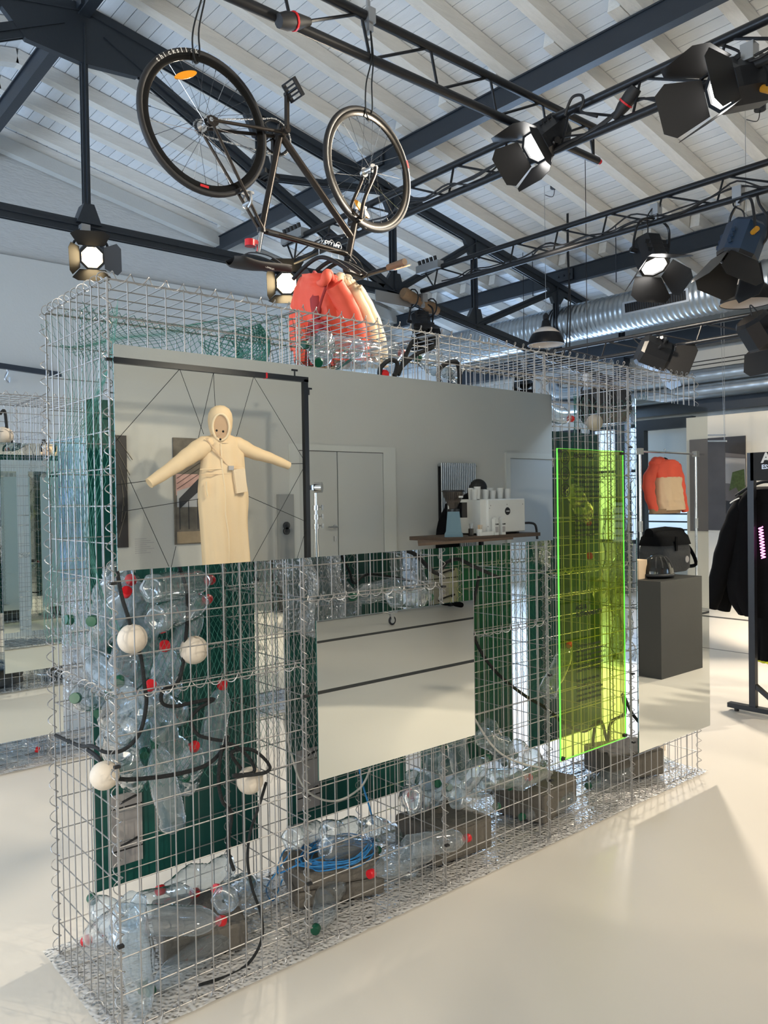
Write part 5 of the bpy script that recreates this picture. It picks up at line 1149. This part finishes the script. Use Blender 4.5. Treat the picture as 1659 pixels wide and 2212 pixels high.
# chrome wind-up stand and its castor
stx = MV(682, 1100, 4.70); t = thing('light_stand', 'chrome wind up light stand on castors beside the black frame', 'stand', (stx.x, stx.y, 0))
X0_, Y0_ = stx.x, stx.y
for z0, z1, r in ((.3, .95, .028), (.9, 1.12, .023), (1.08, C4(681, 1050).z, .018)): obj('tube', MB().tube((X0_, Y0_, z0), (X0_, Y0_, z1), r, 14), M['chrome'], t, True)
for y in (1096, 1116, 1136): 
    z = MV(682, y, 4.7).z; obj('wing_screw', MB().tube((X0_, Y0_, z), (X0_+.08, Y0_, z), .008, 6).box((X0_+.085, Y0_, z), (.02, .012, .05)), M['alu'], t)
    obj('collar', MB().tube((X0_, Y0_, z-.03), (X0_, Y0_, z+.02), .033, 14), M['chrome'], t, True)
zz = C4(681, 1053).z; obj('grip_head', MB().tube((X0_-.03, Y0_+.03, zz), (X0_+.02, Y0_+.09, zz), .055, 20).box((X0_-.06, Y0_, zz), (.08, .05, .05)), M['chrome'], t, True)
cs_ = MV(845, 1340, 4.70); cz = .052
for k, a_ in enumerate((math.atan2(cs_.y-Y0_, cs_.x-X0_), 2.7, -1.9)):
    L = math.hypot(cs_.x-X0_, cs_.y-Y0_) if k == 0 else .6; e = V((X0_+L*math.cos(a_), Y0_+L*math.sin(a_), .13))
    obj('leg', MB().tube((X0_, Y0_, .42), e, .014, 10).tube((X0_, Y0_, .2), (X0_+L*.5*math.cos(a_), Y0_+L*.5*math.sin(a_), .28), .009, 8), M['chrome'], t, True)
    w1 = obj('castor', MB().sweep([e+V((.04*math.cos(q)+.015, 0, -.078+.04*math.sin(q))) for q in [2*PI*j/20 for j in range(20)]], .0125, 8, True), M['rubber'], t, True)
    obj('castor_disc', MB().tube(e+V((.015, -.009, -.078)), e+V((.015, .009, -.078)), .034, 20), M['alu'], w1)
    obj('castor_fork', MB().prism([e+V((-.02, 0, 0)), e+V((.03, 0, 0)), e+V((.03, 0, -.075)), e+V((.0, 0, -.075))], (0, .032, 0)).box(e+V((.02, 0, .01)), (.12, .04, .012)), M['alu'], w1)
# ---- coffee table, machine, grinder, person
YK = 4.45
def K(x, y, o=0): return MV(x, y, YK-o)
yk = K(1000, 1100).y; zt = K(1058, 1156).z
p = at(893, 1168, 2, zt)
t = thing('coffee_table', 'brown wooden bar top carrying the coffee machine, seen in the wide mirror', 'table', (K(1060, 1160).x, yk-.2, 0))
xl, xr = K(963, 1160).x, K(1162, 1158).x
obj('table_top', MB().bbox(xl, xr, yk-.62, yk+.04, zt-.045, zt), M['wood'], t)
q = [V((K(890, 1168).x, yk+.1, zt-.05)), V((K(960, 1160).x, yk-.45, zt-.05)), V((xr-.5, yk-.45, zt-.05)), V((xr-.55, yk+.06, zt-.05)), V((K(960, 1160).x+.2, yk+.1, zt-.05))]
obj('side_leaf', MB().prism(q, (0, 0, .03)), mat('worn_brown_board', (.17, .105, .07), .6, var=.15, vscale=12), t)
for x in (xl+.95, xr-.1):
    for y in (YF+.16,): obj('leg', MB().beam((x, y, 0), (x, y, zt-.04), .05, .05, (1, 0, 0)), M['black'], t)
m = thing('coffee_machine', 'white boxy espresso machine with round black badge', 'coffee machine', (K(1090, 1150).x, yk-.25, zt))
a, b_ = K(1056, 1078), K(1137, 1078); z1 = a.z; z0 = K(1056, 1152).z+.0
mx0, mx1 = a.x, b_.x
cab = obj('cabinet', MB().bbox(mx0, mx1, yk-.52, yk-.02, z0+.0, z1), M['white'], m)
cab.modifiers.new('b', 'BEVEL').width = .012
obj('side_cover', MB().bbox(mx0-.10, mx0, yk-.60, yk-.05, z0, z1-.01), M['white'], m)
for x in (mx0+.06, mx1-.08): obj('foot', MB().bbox(x, x+.05, yk-.3, yk-.1, zt, z0+.005), M['black'], m)
c = K(1099, 1104); bd = obj('badge', MB().lathe([(.001, .006), (.045, .006), (.048, 0)], 24, V((c.x, yk-.02, c.z)), (0, 1, 0)), M['rubber'], m)
obj('badge_band', MB().box((c.x, yk-.0125, c.z), (.06, .002, .012)), M['paper'], bd)
for x, z in ((mx0+.05, z1-.08), (mx1-.05, z1-.07), (mx0+.35, z1-.07), (mx0+.03, z0+.3), (mx0+.0, z0+.08)): obj('screw', MB().tube((x, yk-.022, z), (x, yk-.016, z), .007, 8), M['plate'], m)
obj('steam_arm', MB().sweep(cr([V((mx1, yk-.15, K(1140, 1132).z)), V((mx1+.2, yk-.12, K(1150, 1130).z)), V((mx1+.30, yk-.1, K(1170, 1136).z)), V((mx1+.33, yk-.1, K(1172, 1165).z))], 6), .016, 8), M['black'], m, True)
random.seed(4)
CPM = MB().lathe([(.028, 0), (.036, .085), (.038, .088), (.034, .087), (.026, .004)], 16)
cupm = CPM.mesh('cup_wall', M['paper'], True)
xs = [1032, 1041, 1055, 1066, 1073, 1080, 1088, 1096, 1104, 1112, 1120, 1128]
for i, x in enumerate(xs):
    p = K(x, 1078); hh = (1.25, 1.45, 1.5, 1.2, 1.1, 1.15, .95, 1.35, 1.3, 1.0, 1.2, 1.0)[i]
    loc = V((p.x, yk-.18-.1*(i % 2), z1+.001))
    if i < 2: loc.x = mx0-.06+.05*i; loc.z = z1-.009
    c = thing('paper_cup_stack', 'stack of white paper cups on the coffee machine, number %s from the left' % ('one two three four five six seven eight nine ten eleven twelve'.split()[i]), 'paper cups', loc, 'white paper cups on the coffee machine')
    o = put('cup', cupm, c, False); o.scale = (1.15, 1.15, hh)
    o = put('cup', cupm, c, False); o.scale = (1.15, 1.15, hh); o.location = (0, 0, .02)
g = thing('coffee_grinder', 'blue grey coffee grinder with smoky bean hopper', 'grinder', (K(996, 1155).x, yk-.15, zt)); gx = K(996, 1155).x; gy = yk-.12
gp = K(996, 1105).z; R0 = (K(1015, 1150).x-K(976, 1150).x)/2
obj('housing', MB().lathe([(R0, zt), (R0*1.0, zt+.03), (R0*.86, zt+.06), (R0*.66, gp), (.001, gp)], 4, (gx, gy, 0)), M['teal'], g)
obj('collar', MB().tube((gx, gy, gp), (gx, gy, gp+.03), .075, 16), M['black'], g); ht = K(996, 1062).z
obj('hopper', MB().lathe([(.05, gp+.03), (.055, gp+.06), (.12, ht-.05), (.13, ht), (.001, ht+.002)], 28, (gx, gy, 0)), M['smoke'], g, True)
obj('hopper_lid', MB().lathe([(.135, ht), (.135, ht+.012), (.11, ht+.02), (.001, ht+.022)], 28, (gx, gy, 0)), M['rubber'], g, True)
obj('doser', MB().bbox(gx+.08, gx+.17, gy-.06, gy+.06, zt+.22, zt+.40), M['black'], g); obj('hopper_label', MB().box((gx, gy+.125, ht-.06), (.07, .004, .022)), M['paper'], g)
for i, x in enumerate((1068, 1083)):
    p = K(x, 1155); c = thing('milk_carton', 'white carton with dark print, %s of the pair in front of the machine' % ('left', 'right')[i], 'carton', (p.x, yk-.0, zt), 'cartons in front of the coffee machine')
    obj('carton_body', MB().bbox(p.x-.035, p.x+.035, yk-.01, yk+.04, zt, zt+.19).prism([(p.x-.035, yk+.015, zt+.19), (p.x+.035, yk+.015, zt+.19), (p.x+.0, yk+.015, zt+.215)], (0, .05, 0)), M['paper'], c)
    obj('print_band', MB().bbox(p.x-.025, p.x+.025, yk+.04, yk+.0415, zt+.03, zt+.1), M['plate'], c)
    obj('lettering', text_mb('MILK', .026, (p.x+.03, yk+.042, zt+.12), (-1, 0, 0), (0, 0, 1), .001, bold=.001), M['print'], c)
p = K(1036, 1150); c = thing('sugar_cup', 'white cup of wooden stirrers on the bar top', 'cup', (p.x, yk, zt)); obj('cup', MB().lathe([(.035, 0), (.045, .08), (.04, .08), (.03, .005)], 16, (p.x, yk, zt)), M['white'], c, True)
for k in range(9): obj('stirrer', MB().beam((p.x-.02+.005*k, yk, zt+.01), (p.x-.04+.01*k, yk+.01, zt+.13), .006, .002), M['sand'], c)
p = K(1047, 1158); tag(obj('napkin_tray', MB().bbox(p.x-.12, p.x+.12, yk+.0+.005, yk+.04-.002, zt, zt+.045), M['white']), 'low white tray on the bar edge', 'tray')
p = K(1020, 1152); c = thing('spoon_jar', 'small jar of spoons beside the grinder', 'jar', (p.x, yk, zt)); obj('glass_jar', MB().lathe([(.03, 0), (.032, .09), (.028, .09), (.026, .004)], 14, (p.x, yk-.02, zt)), M['smoke'], c, True)
for k in range(4): obj('spoon', MB().tube((p.x, yk-.02, zt+.01), (p.x-.03+.02*k, yk-.02, zt+.15), .003, 5), M['chrome'], c)
# person stooping behind the machine
def skinned(name, joints, edges, m, parent, sub=2, root=0):
    me = bpy.data.meshes.new(name); me.from_pydata([tuple(j[0]) for j in joints], edges, []); me.materials.append(m[0] if isinstance(m, list) else m)
    if isinstance(m, list):
        for x in m[1:]: me.materials.append(x)
    o = bpy.data.objects.new(name, me); COL.objects.link(o); md = o.modifiers.new('skin', 'SKIN'); md.use_smooth_shade = True
    sv = me.skin_vertices[0].data
    for i, j in enumerate(joints): r = j[1]; sv[i].radius = r if isinstance(r, tuple) else (r, r); sv[i].use_root = (i == root)
    o.modifiers.new('sub', 'SUBSURF').levels = sub; o.modifiers['sub'].render_levels = sub
    dg = bpy.context.evaluated_depsgraph_get(); m2 = bpy.data.meshes.new_from_object(o.evaluated_get(dg)); bpy.data.objects.remove(o)
    return m2
hp = K(1006, 1070, 0); bx, by = K(985, 1110).x, yk-.62-.02
hx_, hz_2 = K(1008, 1062, -.75).x, K(1008, 1060, -.75).z
Hd = V((hx_, by+.12, hz_2)); pel = V((hx_-.38, by-.1, .92)); ch = V((hx_-.26, by, hz_2-.22)); nk = V((hx_-.09, by+.05, hz_2-.08))
js = [(pel, (.16, .12)), ((pel+ch)/2+V((-.05, 0, .03)), (.2, .15)), (ch, (.21, .16)), (nk, .062), (Hd, .085), (Hd+V((.02, .02, .05)), .075),
      (ch+V((.05, .17, .02)), .07), (ch+V((.22, .22, -.2)), .05), (ch+V((.42, .24, -.26)), .036), (ch+V((.50, .24, -.27)), .03),
      (ch+V((.0, -.18, .02)), .07), (ch+V((.16, -.20, -.22)), .05), (ch+V((.38, -.14, -.28)), .036), (ch+V((.46, -.12, -.29)), .03),
      (pel+V((0, .1, -.06)), .10), (pel+V((.04, .12, -.46)), .068), (V((pel.x-.02, pel.y+.12, .08)), .045), (V((pel.x+.14, pel.y+.13, .04)), .035),
      (pel+V((0, -.1, -.06)), .10), (pel+V((.04, -.12, -.46)), .068), (V((pel.x-.02, pel.y-.12, .08)), .045), (V((pel.x+.14, pel.y-.13, .04)), .035)]
ed = [(0, 1), (1, 2), (2, 3), (3, 4), (4, 5), (2, 6), (6, 7), (7, 8), (8, 9), (2, 10), (10, 11), (11, 12), (12, 13), (0, 14), (14, 15), (15, 16), (16, 17), (0, 18), (18, 19), (19, 20), (20, 21)]
for hi, s_ in ((9, 1), (13, -1)):
    w_ = js[hi][0]
    for k in range(5):
        a_ = (k-2)*.018; L = (.045, .07, .078, .072, .055)[k]; i0 = len(js)
        dd = V((L*.55, a_*1.2, .0)); js.append((w_+V((.03, a_, 0)), .011)); js.append((w_+V((.03, a_, 0))+dd, .009)); js.append((w_+V((.03, a_, 0))+dd+V((L*.3, 0, -L*.35)), .008)); ed += [(hi, i0), (i0, i0+1), (i0+1, i0+2)]
pm_ = skinned('person', js, ed, [M['blackfab'], M['skin']], None)
po = put('person', pm_); tag(po, 'person in black clothes stooping behind the coffee machine, only shoulder and dark hair showing', 'person')
for f in pm_.polygons:
    c = f.center
    if (c-nk).length > .03 and c.z > nk.z and c.x > nk.x-.02 or c.x > ch.x+.40: f.material_index = 1
hm = MB().ball(Hd+V((-.015, -.01, .035)), .115, 20, 14, (1.05, .95, .98))
ho = obj('hair', hm, M['hair'], None, True); ho.parent = po; ho.location = (0, 0, 0)
# ================================================================== seen in the tall mirror
def T(x, y, Yv): return MV(x, y, Yv)
pl = thing('display_plinth', 'matt black rectangular display plinth under the helmet and backpack', 'plinth', (5.03, -1.55, 0)); a = T(1427, 1257, 1.22)
px0, px1, py1, py0 = a.x, T(1516, 1248, 1.22).x, a.y, a.y-.62; pz = a.z
obj('plinth_box', MB().bbox(px0, px1, py0, py1, 0, pz), mat('plinth_black_laminate', (.014, .014, .013), .45), pl)
# helmet
hc = T(1420, 1236, 1.42); hc.z = pz+.002; h = thing('bike_helmet', 'glossy dark grey round bicycle helmet on the plinth', 'helmet', hc)
def hel(u, v):
    a_ = 2*PI*u; t_ = PI/2*v; r = math.sin(t_); return hc+V((.140*r*math.cos(a_), .12*r*math.sin(a_), .03+.155*math.cos(t_)))
obj('shell', MB().grid(hel, 40, 14), mat('gunmetal_gloss', (.022, .022, .021), .10, .3), h, True)
obj('rim_band', MB().sweep([hc+V((.136*math.cos(2*PI*k/40), .116*math.sin(2*PI*k/40), .022)) for k in range(40)], .014, 8, True), M['rubber'], h, True)
for k in range(6):
    a_ = .4+k*.45; obj('vent', MB().sweep([hel(a_/(2*PI)*1.0, .35)*1.0, hel(a_/(2*PI), .55), hel(a_/(2*PI), .8)], .008, 6), M['matblack'], h)
# backpack
bc = T(1440, 1200, 1.62); bp = thing('roll_top_backpack', 'charcoal roll top backpack with black flap standing on the plinth', 'backpack', V((bc.x, bc.y, pz)))
bx0, bx1 = T(1405, 1200, 1.6).x, T(1476, 1200, 1.6).x; cx = (bx0+bx1)/2; hw = (bx1-bx0)/2; by_ = bc.y; zt_ = T(1440, 1146, 1.6).z; H = zt_-pz
def ring_box(z, w_, d, n=36, p=.45, cxx=0): return [V((cx+cxx+w_*math.copysign(abs(math.cos(2*PI*k/n))**p, math.cos(2*PI*k/n)), by_+d*math.copysign(abs(math.sin(2*PI*k/n))**p, math.sin(2*PI*k/n)), z)) for k in range(n)]
def stack(rings):
    n = len(rings[0]); return MB().add([q for r in rings for q in r], [(j*n+i, j*n+(i+1) % n, (j+1)*n+(i+1) % n, (j+1)*n+i) for j in range(len(rings)-1) for i in range(n)]+[tuple(range((len(rings)-1)*n, len(rings)*n))])
obj('bag_body', stack([ring_box(pz+.002, hw*.85, .10), ring_box(pz+.03, hw*.95, .125), ring_box(pz+H*.5, hw*.98, .13), ring_box(pz+H*.72, hw*.9, .12), ring_box(pz+H*.8, hw*.82, .10)]), M['greyfab'], bp, True)
obj('flap', stack([ring_box(pz+H*.66, hw*.99, .136), ring_box(pz+H*.86, hw*.96, .11), ring_box(pz+H*.95, hw*.9, .075), ring_box(zt_, hw*.8, .04)]), M['blackfab'], bp, True)
obj('rolled_top', MB().sweep([V((cx-hw*.95, by_, zt_-.02)), V((cx, by_, zt_-.01)), V((cx+hw*.95, by_, zt_-.03))], .045, 12), M['blackfab'], bp, True)
for s_ in (-.2,): obj('strap', MB().box((cx+s_*hw, by_+.135, pz+H*.7), (.03, .01, H*.34)), M['blackfab'], bp)
obj('shoulder_strap', MB().sweep(cr([V((cx+hw*.8, by_+.02, pz+H*.8)), V((cx+hw*1.25, by_+.05, pz+H*.5)), V((cx+hw*1.6, by_+.05, pz+.04)), V((cx+hw*1.1, by_, pz+.03))], 5), .016, 6), M['blackfab'], bp, True)
lp_ = V((cx+hw*.5, by_+.125, pz+H*.3)); obj('round_badge', MB().lathe([(.001, .006), (.028, .006), (.03, 0)], 20, lp_, (0, 1, 0)), M['plate'], bp)
oc = T(1379, 1236, 1.5); tag(obj('orange_pouch', MB().box((oc.x-.03, oc.y, pz+.075), (.12, .12, .15)), M['sand']), 'small orange brown pouch at the left end of the plinth', 'pouch')
fx_ = T(1381, 1100, 3.9); t = thing('door_surround', 'black steel post and lintel by the blue lit wall, seen in the tall mirror', 'frame', (8.9, fx_.y, 0)); yq = T(1381, 1100, 3.95).y
obj('post', MB().bbox(8.86, 8.96, yq-.06, yq+.06, 0, 2.42), M['steel'], t); obj('lintel', MB().bbox(8.86, 8.96, yq+.06, -3.26, 2.28, 2.42), M['steel'], t)
# jacket on chrome rail
YJ = 2.9
rk = thing('chrome_garment_rail', 'chrome garment rail carrying the coral and tan jacket, seen in the tall mirror', 'clothes rail', T(1384, 1100, YJ)); a, b_ = T(1382, 975, YJ), T(1471, 967, YJ); zr = a.z
obj('rail', MB().tube((a.x, a.y, zr), (T(1520, 960, YJ).x, a.y, zr), .012, 10), M['chrome'], rk, True)
for x, xx in ((a.x, 0), (T(1503, 985, YJ).x, 1)):
    obj('post', MB().tube((x, a.y, .02), (x, a.y, zr+.03), .017, 12), M['chrome'], rk, True); obj('coupling', MB().tube((x, a.y, 1.0), (x, a.y, 1.12), .026, 12).box((x, a.y, zr), (.06, .06, .07)), M['alu'], rk, True)
    obj('foot', MB().beam((x, a.y-.3, .02), (x, a.y+.3, .02), .04, .03), M['chrome'], rk)
j = thing('two_tone_jacket', 'coral red and tan hooded jacket hanging on the chrome rail', 'jacket', T(1436, 1000, YJ)); q = lambda x, y: T(x, y, YJ-.02)
obj('yoke_panel', rowbody([(q(1428, 993), q(1447, 993)), (q(1415, 1000), q(1458, 998)), (q(1411, 1012), q(1465, 1010)), (q(1417, 1032), q(1466, 1031))], .09, .008), M['coral'], j, True)
obj('lower_body', rowbody([(q(1418, 1031), q(1465, 1030)), (q(1419, 1060), q(1468, 1058)), (q(1421, 1085), q(1472, 1082)), (q(1423, 1103), q(1474, 1100))], .095, .02, k=6), M['sand'], j, True)
obj('hem', rowbody([(q(1405, 1100), q(1468, 1098)), (q(1407, 1110), q(1466, 1108))], .07, .01), M['brownfab'], j, True)
obj('sleeve', sleeve([q(1414, 1006), q(1402, 1036), q(1404, 1070), q(1413, 1103)], [.055, .07, .062, .05], .07), M['coral'], j, True)
obj('sleeve', sleeve([q(1461, 1004), q(1468, 1036), q(1473, 1070), q(1480, 1104)], [.05, .058, .05, .042], .07), M['coral'], j, True)
obj('hood', sleeve([q(1408, 1004), q(1418, 998), q(1432, 1002), q(1440, 1010)], [.04, .06, .06, .03], .1), M['coral'], j, True)
obj('collar_lining', MB().ball(q(1438, 998), .05, 12, 8, (1, .6, .7)), M['coral2'], j, True); hanger(j, q(1436, 990), (1, 0, 0), .34)
# posters on the partition, real and reflected sides
XP = 8.7
def PX(x, y): return at(x, y, 0, XP)
p0, p1 = PX(1490, 945), PX(1613, 1146); pt_ = thing('photo_print', 'large photograph of the underside of a concrete bridge with a green bush', 'poster', (XP, p1.y, p1.z))
y0, y1 = p1.y, p0.y; z1, z0 = PX(1613, 941).z, p1.z; HH = z1-z0; LL = y1-y0
obj('print', MB().bbox(XP-.02, XP-.005, y0, y1, z0, z1), M['photo_grey'], pt_)
def pq(name, uv, m, o=.001): obj(name, MB().prism([(XP-.02-o, y1-LL*u, z0+HH*v) for u, v in uv], (.001, 0, 0)), M[m], pt_)
pq('pale_soffit', [(.35, .55), (1, .64), (1, .76), (.35, .80)], 'photo_pale'); pq('lit_slab', [(.45, .52), (1, .48), (1, .66), (.5, .6)], 'photo_pale', .002)
pq('bush', [(.72, .42), (.78, .62), (.98, .65), (1, .40), (.95, .34), (.84, .46)], 'leafprint', .003); pq('dark_slab', [(.0, .0), (1, .0), (1, .28), (.4, .35), (.0, .4)], 'photo_dark', .002)
pq('dark_top', [(.0, 1), (1, 1), (1, .8), (.35, .86), (0, .9)], 'photo_dark', .002)
bn = thing('hanging_banner', 'dark narrow banner hanging on wires in front of the bridge photograph', 'banner', at(1540, 950, 0, 7.9)); q0, q1 = at(1500, 953, 0, 8.1), at(1566, 953, 0, 8.1); z_0 = at(1566, 1146, 0, 8.1).z
obj('cloth', MB().bbox(8.1, 8.106, q1.y, q0.y, z_0, q1.z), M['photo_dark'], bn)
obj('top_rod', MB().tube((8.1, q1.y-.02, q1.z), (8.1, q0.y, q0.z), .012, 8).tube((8.1, q1.y-.01, q1.z+.07), (8.1, q0.y, q0.z+.07), .007, 8), M['chrome'], bn)
for d_ in (0, .04): obj('wire', MB().tube((8.1, q1.y+d_*.2, q1.z), (8.1, q1.y+d_, 3.6), .0025, 4), M['alu'], bn)
t = thing('photo_print', 'grey photograph on the far part of the partition, seen in the tall mirror', 'poster', (XP, -2.7, 1)); obj('print', MB().bbox(XP-.02, XP-.005, -3.2, -2.2, .95, 2.1), M['photo_grey'], t)
# ================================================================== garment rack at the right edge
xr_ = 4.27; f0, f1 = at(1563, 1530, 2, .02), at(1640, 1548, 2, .02)
rk = thing('black_garment_rack', 'black steel garment rack with sign board at the right edge', 'clothes rack', (xr_, .25, 0)); yp = at(1628, 1540, 0, xr_).y
zt_ = at(1628, 978, 0, xr_).z
obj('foot', MB().bbox(xr_-.025, xr_+.025, yp-.45, f0.y+.0, .02, .05), M['black'], rk)
for y in (yp-.4, f0.y-.05): obj('glide', MB().tube((xr_, y, 0), (xr_, y, .02), .015, 8), M['rubber'], rk)
obj('post', MB().beam((xr_, yp, .04), (xr_, yp, zt_), .04, .04, (0, 1, 0)), M['black'], rk)
zb_ = at(1634, 1478, 0, xr_).z; obj('brace', MB().beam((xr_, yp, zb_), (xr_, yp-.2, .05), .025, .03, (1, 0, 0)), M['black'], rk)
zs = at(1640, 1038, 0, xr_).z; obj('sign_board', MB().bbox(xr_-.02, xr_+.02, yp-.7, yp-.0, zs, zt_), M['matblack'], rk)
ty = at(1645, 999, 0, xr_-.022)
sb = text_mb('AGU', .085, (xr_-.021, ty.y, ty.z), (0, -1, 0), (0, 0, 1), .002, bold=.003); obj('lettering', sb, M['paper'], rk)
tz = at(1645, 1013, 0, xr_-.022).z; obj('lettering', text_mb('ESSENTIALS', .038, (xr_-.021, ty.y, tz), (0, -1, 0), (0, 0, 1), .002, bold=.001), M['alu'], rk)
obj('hanging_rail', MB().tube((xr_, yp, zs-.13), (xr_+1.1, yp, zs-.13), .012, 10), M['black'], rk, True)
obj('back_post', MB().beam((xr_+1.1, yp, .04), (xr_+1.1, yp, zt_-.1), .04, .04, (0, 1, 0)).bbox(xr_+1.075, xr_+1.125, yp-.4, yp+.3, 0, .04), M['black'], rk)
for k in range(5):
    x = 4.45+k*.13; t = thing('white_shirt', 'white shirt on the black rack, %s from the front' % ['first', 'second', 'third', 'fourth', 'fifth'][k], 'shirt', (x, yp-.15, zs-.2), 'shirts behind the black jacket')
    obj('body', rowbody([(V((x, yp-.05, zs-.16)), V((x, yp-.22, zs-.16))), (V((x, yp+.06, zs-.24)), V((x, yp-.34, zs-.24))), (V((x, yp+.07, zs-.7)), V((x, yp-.34, zs-.7)))], .03, .008), M['paper'] if k != 3 else M['coral'], t, True)
def R_q(x, y, o=0): return at(x, y, 0, xr_+.17+o)
t = thing('black_jacket', 'big black jacket with reflective seam and lit pink tube hanging on the black rack', 'jacket', R_q(1640, 1060))
rows = [(R_q(1630, 1052), R_q(1680, 1050)), (R_q(1608, 1068), R_q(1715, 1060)), (R_q(1590, 1095), R_q(1735, 1090)), (R_q(1583, 1160), R_q(1740, 1150)), (R_q(1574, 1240), R_q(1745, 1240)), (R_q(1580, 1290), R_q(1745, 1300)), (R_q(1600, 1325), R_q(1745, 1340))]
obj('body', rowbody(rows, .12, .01), M['blackfab'], t, True)
obj('sleeve', sleeve([R_q(1612, 1075, -.03), R_q(1592, 1120, -.05), R_q(1568, 1190, -.06), R_q(1550, 1260, -.06), R_q(1535, 1312, -.06)], [.055, .07, .068, .058, .045], .04), M['blackfab'], t, True)
obj('sleeve', sleeve([R_q(1618, 1085, .05), R_q(1600, 1150, .05), R_q(1578, 1230, .05), R_q(1562, 1318, .05)], [.06, .062, .055, .045], .04), M['blackfab'], t, True)
obj('brown_lining', rowbody([(R_q(1560, 1235, .14), R_q(1582, 1235, .14)), (R_q(1545, 1312, .14), R_q(1572, 1312, .14))], .03, .01), M['brownfab'], t, True)
obj('reflective_seam', MB().sweep(cr([R_q(1577, 1087, -.12), R_q(1586, 1081, -.12), R_q(1597, 1076, -.12)], 4), .004, 5), M['paper'], t)
c0, c1 = R_q(1643, 1138, -.16), R_q(1649, 1206, -.16); obj('light_tube', MB().helix(c0, c1, .012, .019, .0032, 5, 12), M['pink'], t, True)
hanger(t, R_q(1655, 1040), (0, 1, 0), .4)
t = thing('yellow_hood', 'scrap of bright yellow fabric below the black jackets', 'fabric', at(1648, 1428, 0, xr_+.3)); c = at(1652, 1420, 0, xr_+.3); obj('cloth', rowbody([(c+V((0, .06, .03)), c-V((0, .12, -.03))), (c+V((0, .05, -.03)), c-V((0, .1, .05)))], .03, .01), M['yellow'], t, True)
t = thing('long_black_coat', 'longer black coat behind the post of the rack', 'coat', at(1660, 1340, 0, xr_+.3)); g = lambda x, y: at(x, y, 0, xr_+.3)
obj('body', rowbody([(g(1640, 1100), g(1750, 1100)), (g(1637, 1250), g(1750, 1250)), (g(1636, 1422), g(1750, 1430))], .1, .01), M['blackfab'], t, True)
# small ceiling items
dt2 = at(1570, 700, 0, 9.0)
for z in (3.14, 3.09): tag(obj('cable_run', MB().tube((9.1, -5, z), (9.1, 4.4, z), .007, 5), M['rubber']), 'thin dark cable along the side wall above the small ducts, %s' % ('upper' if z > 3.1 else 'lower'), 'cable', 'cables along the side wall')
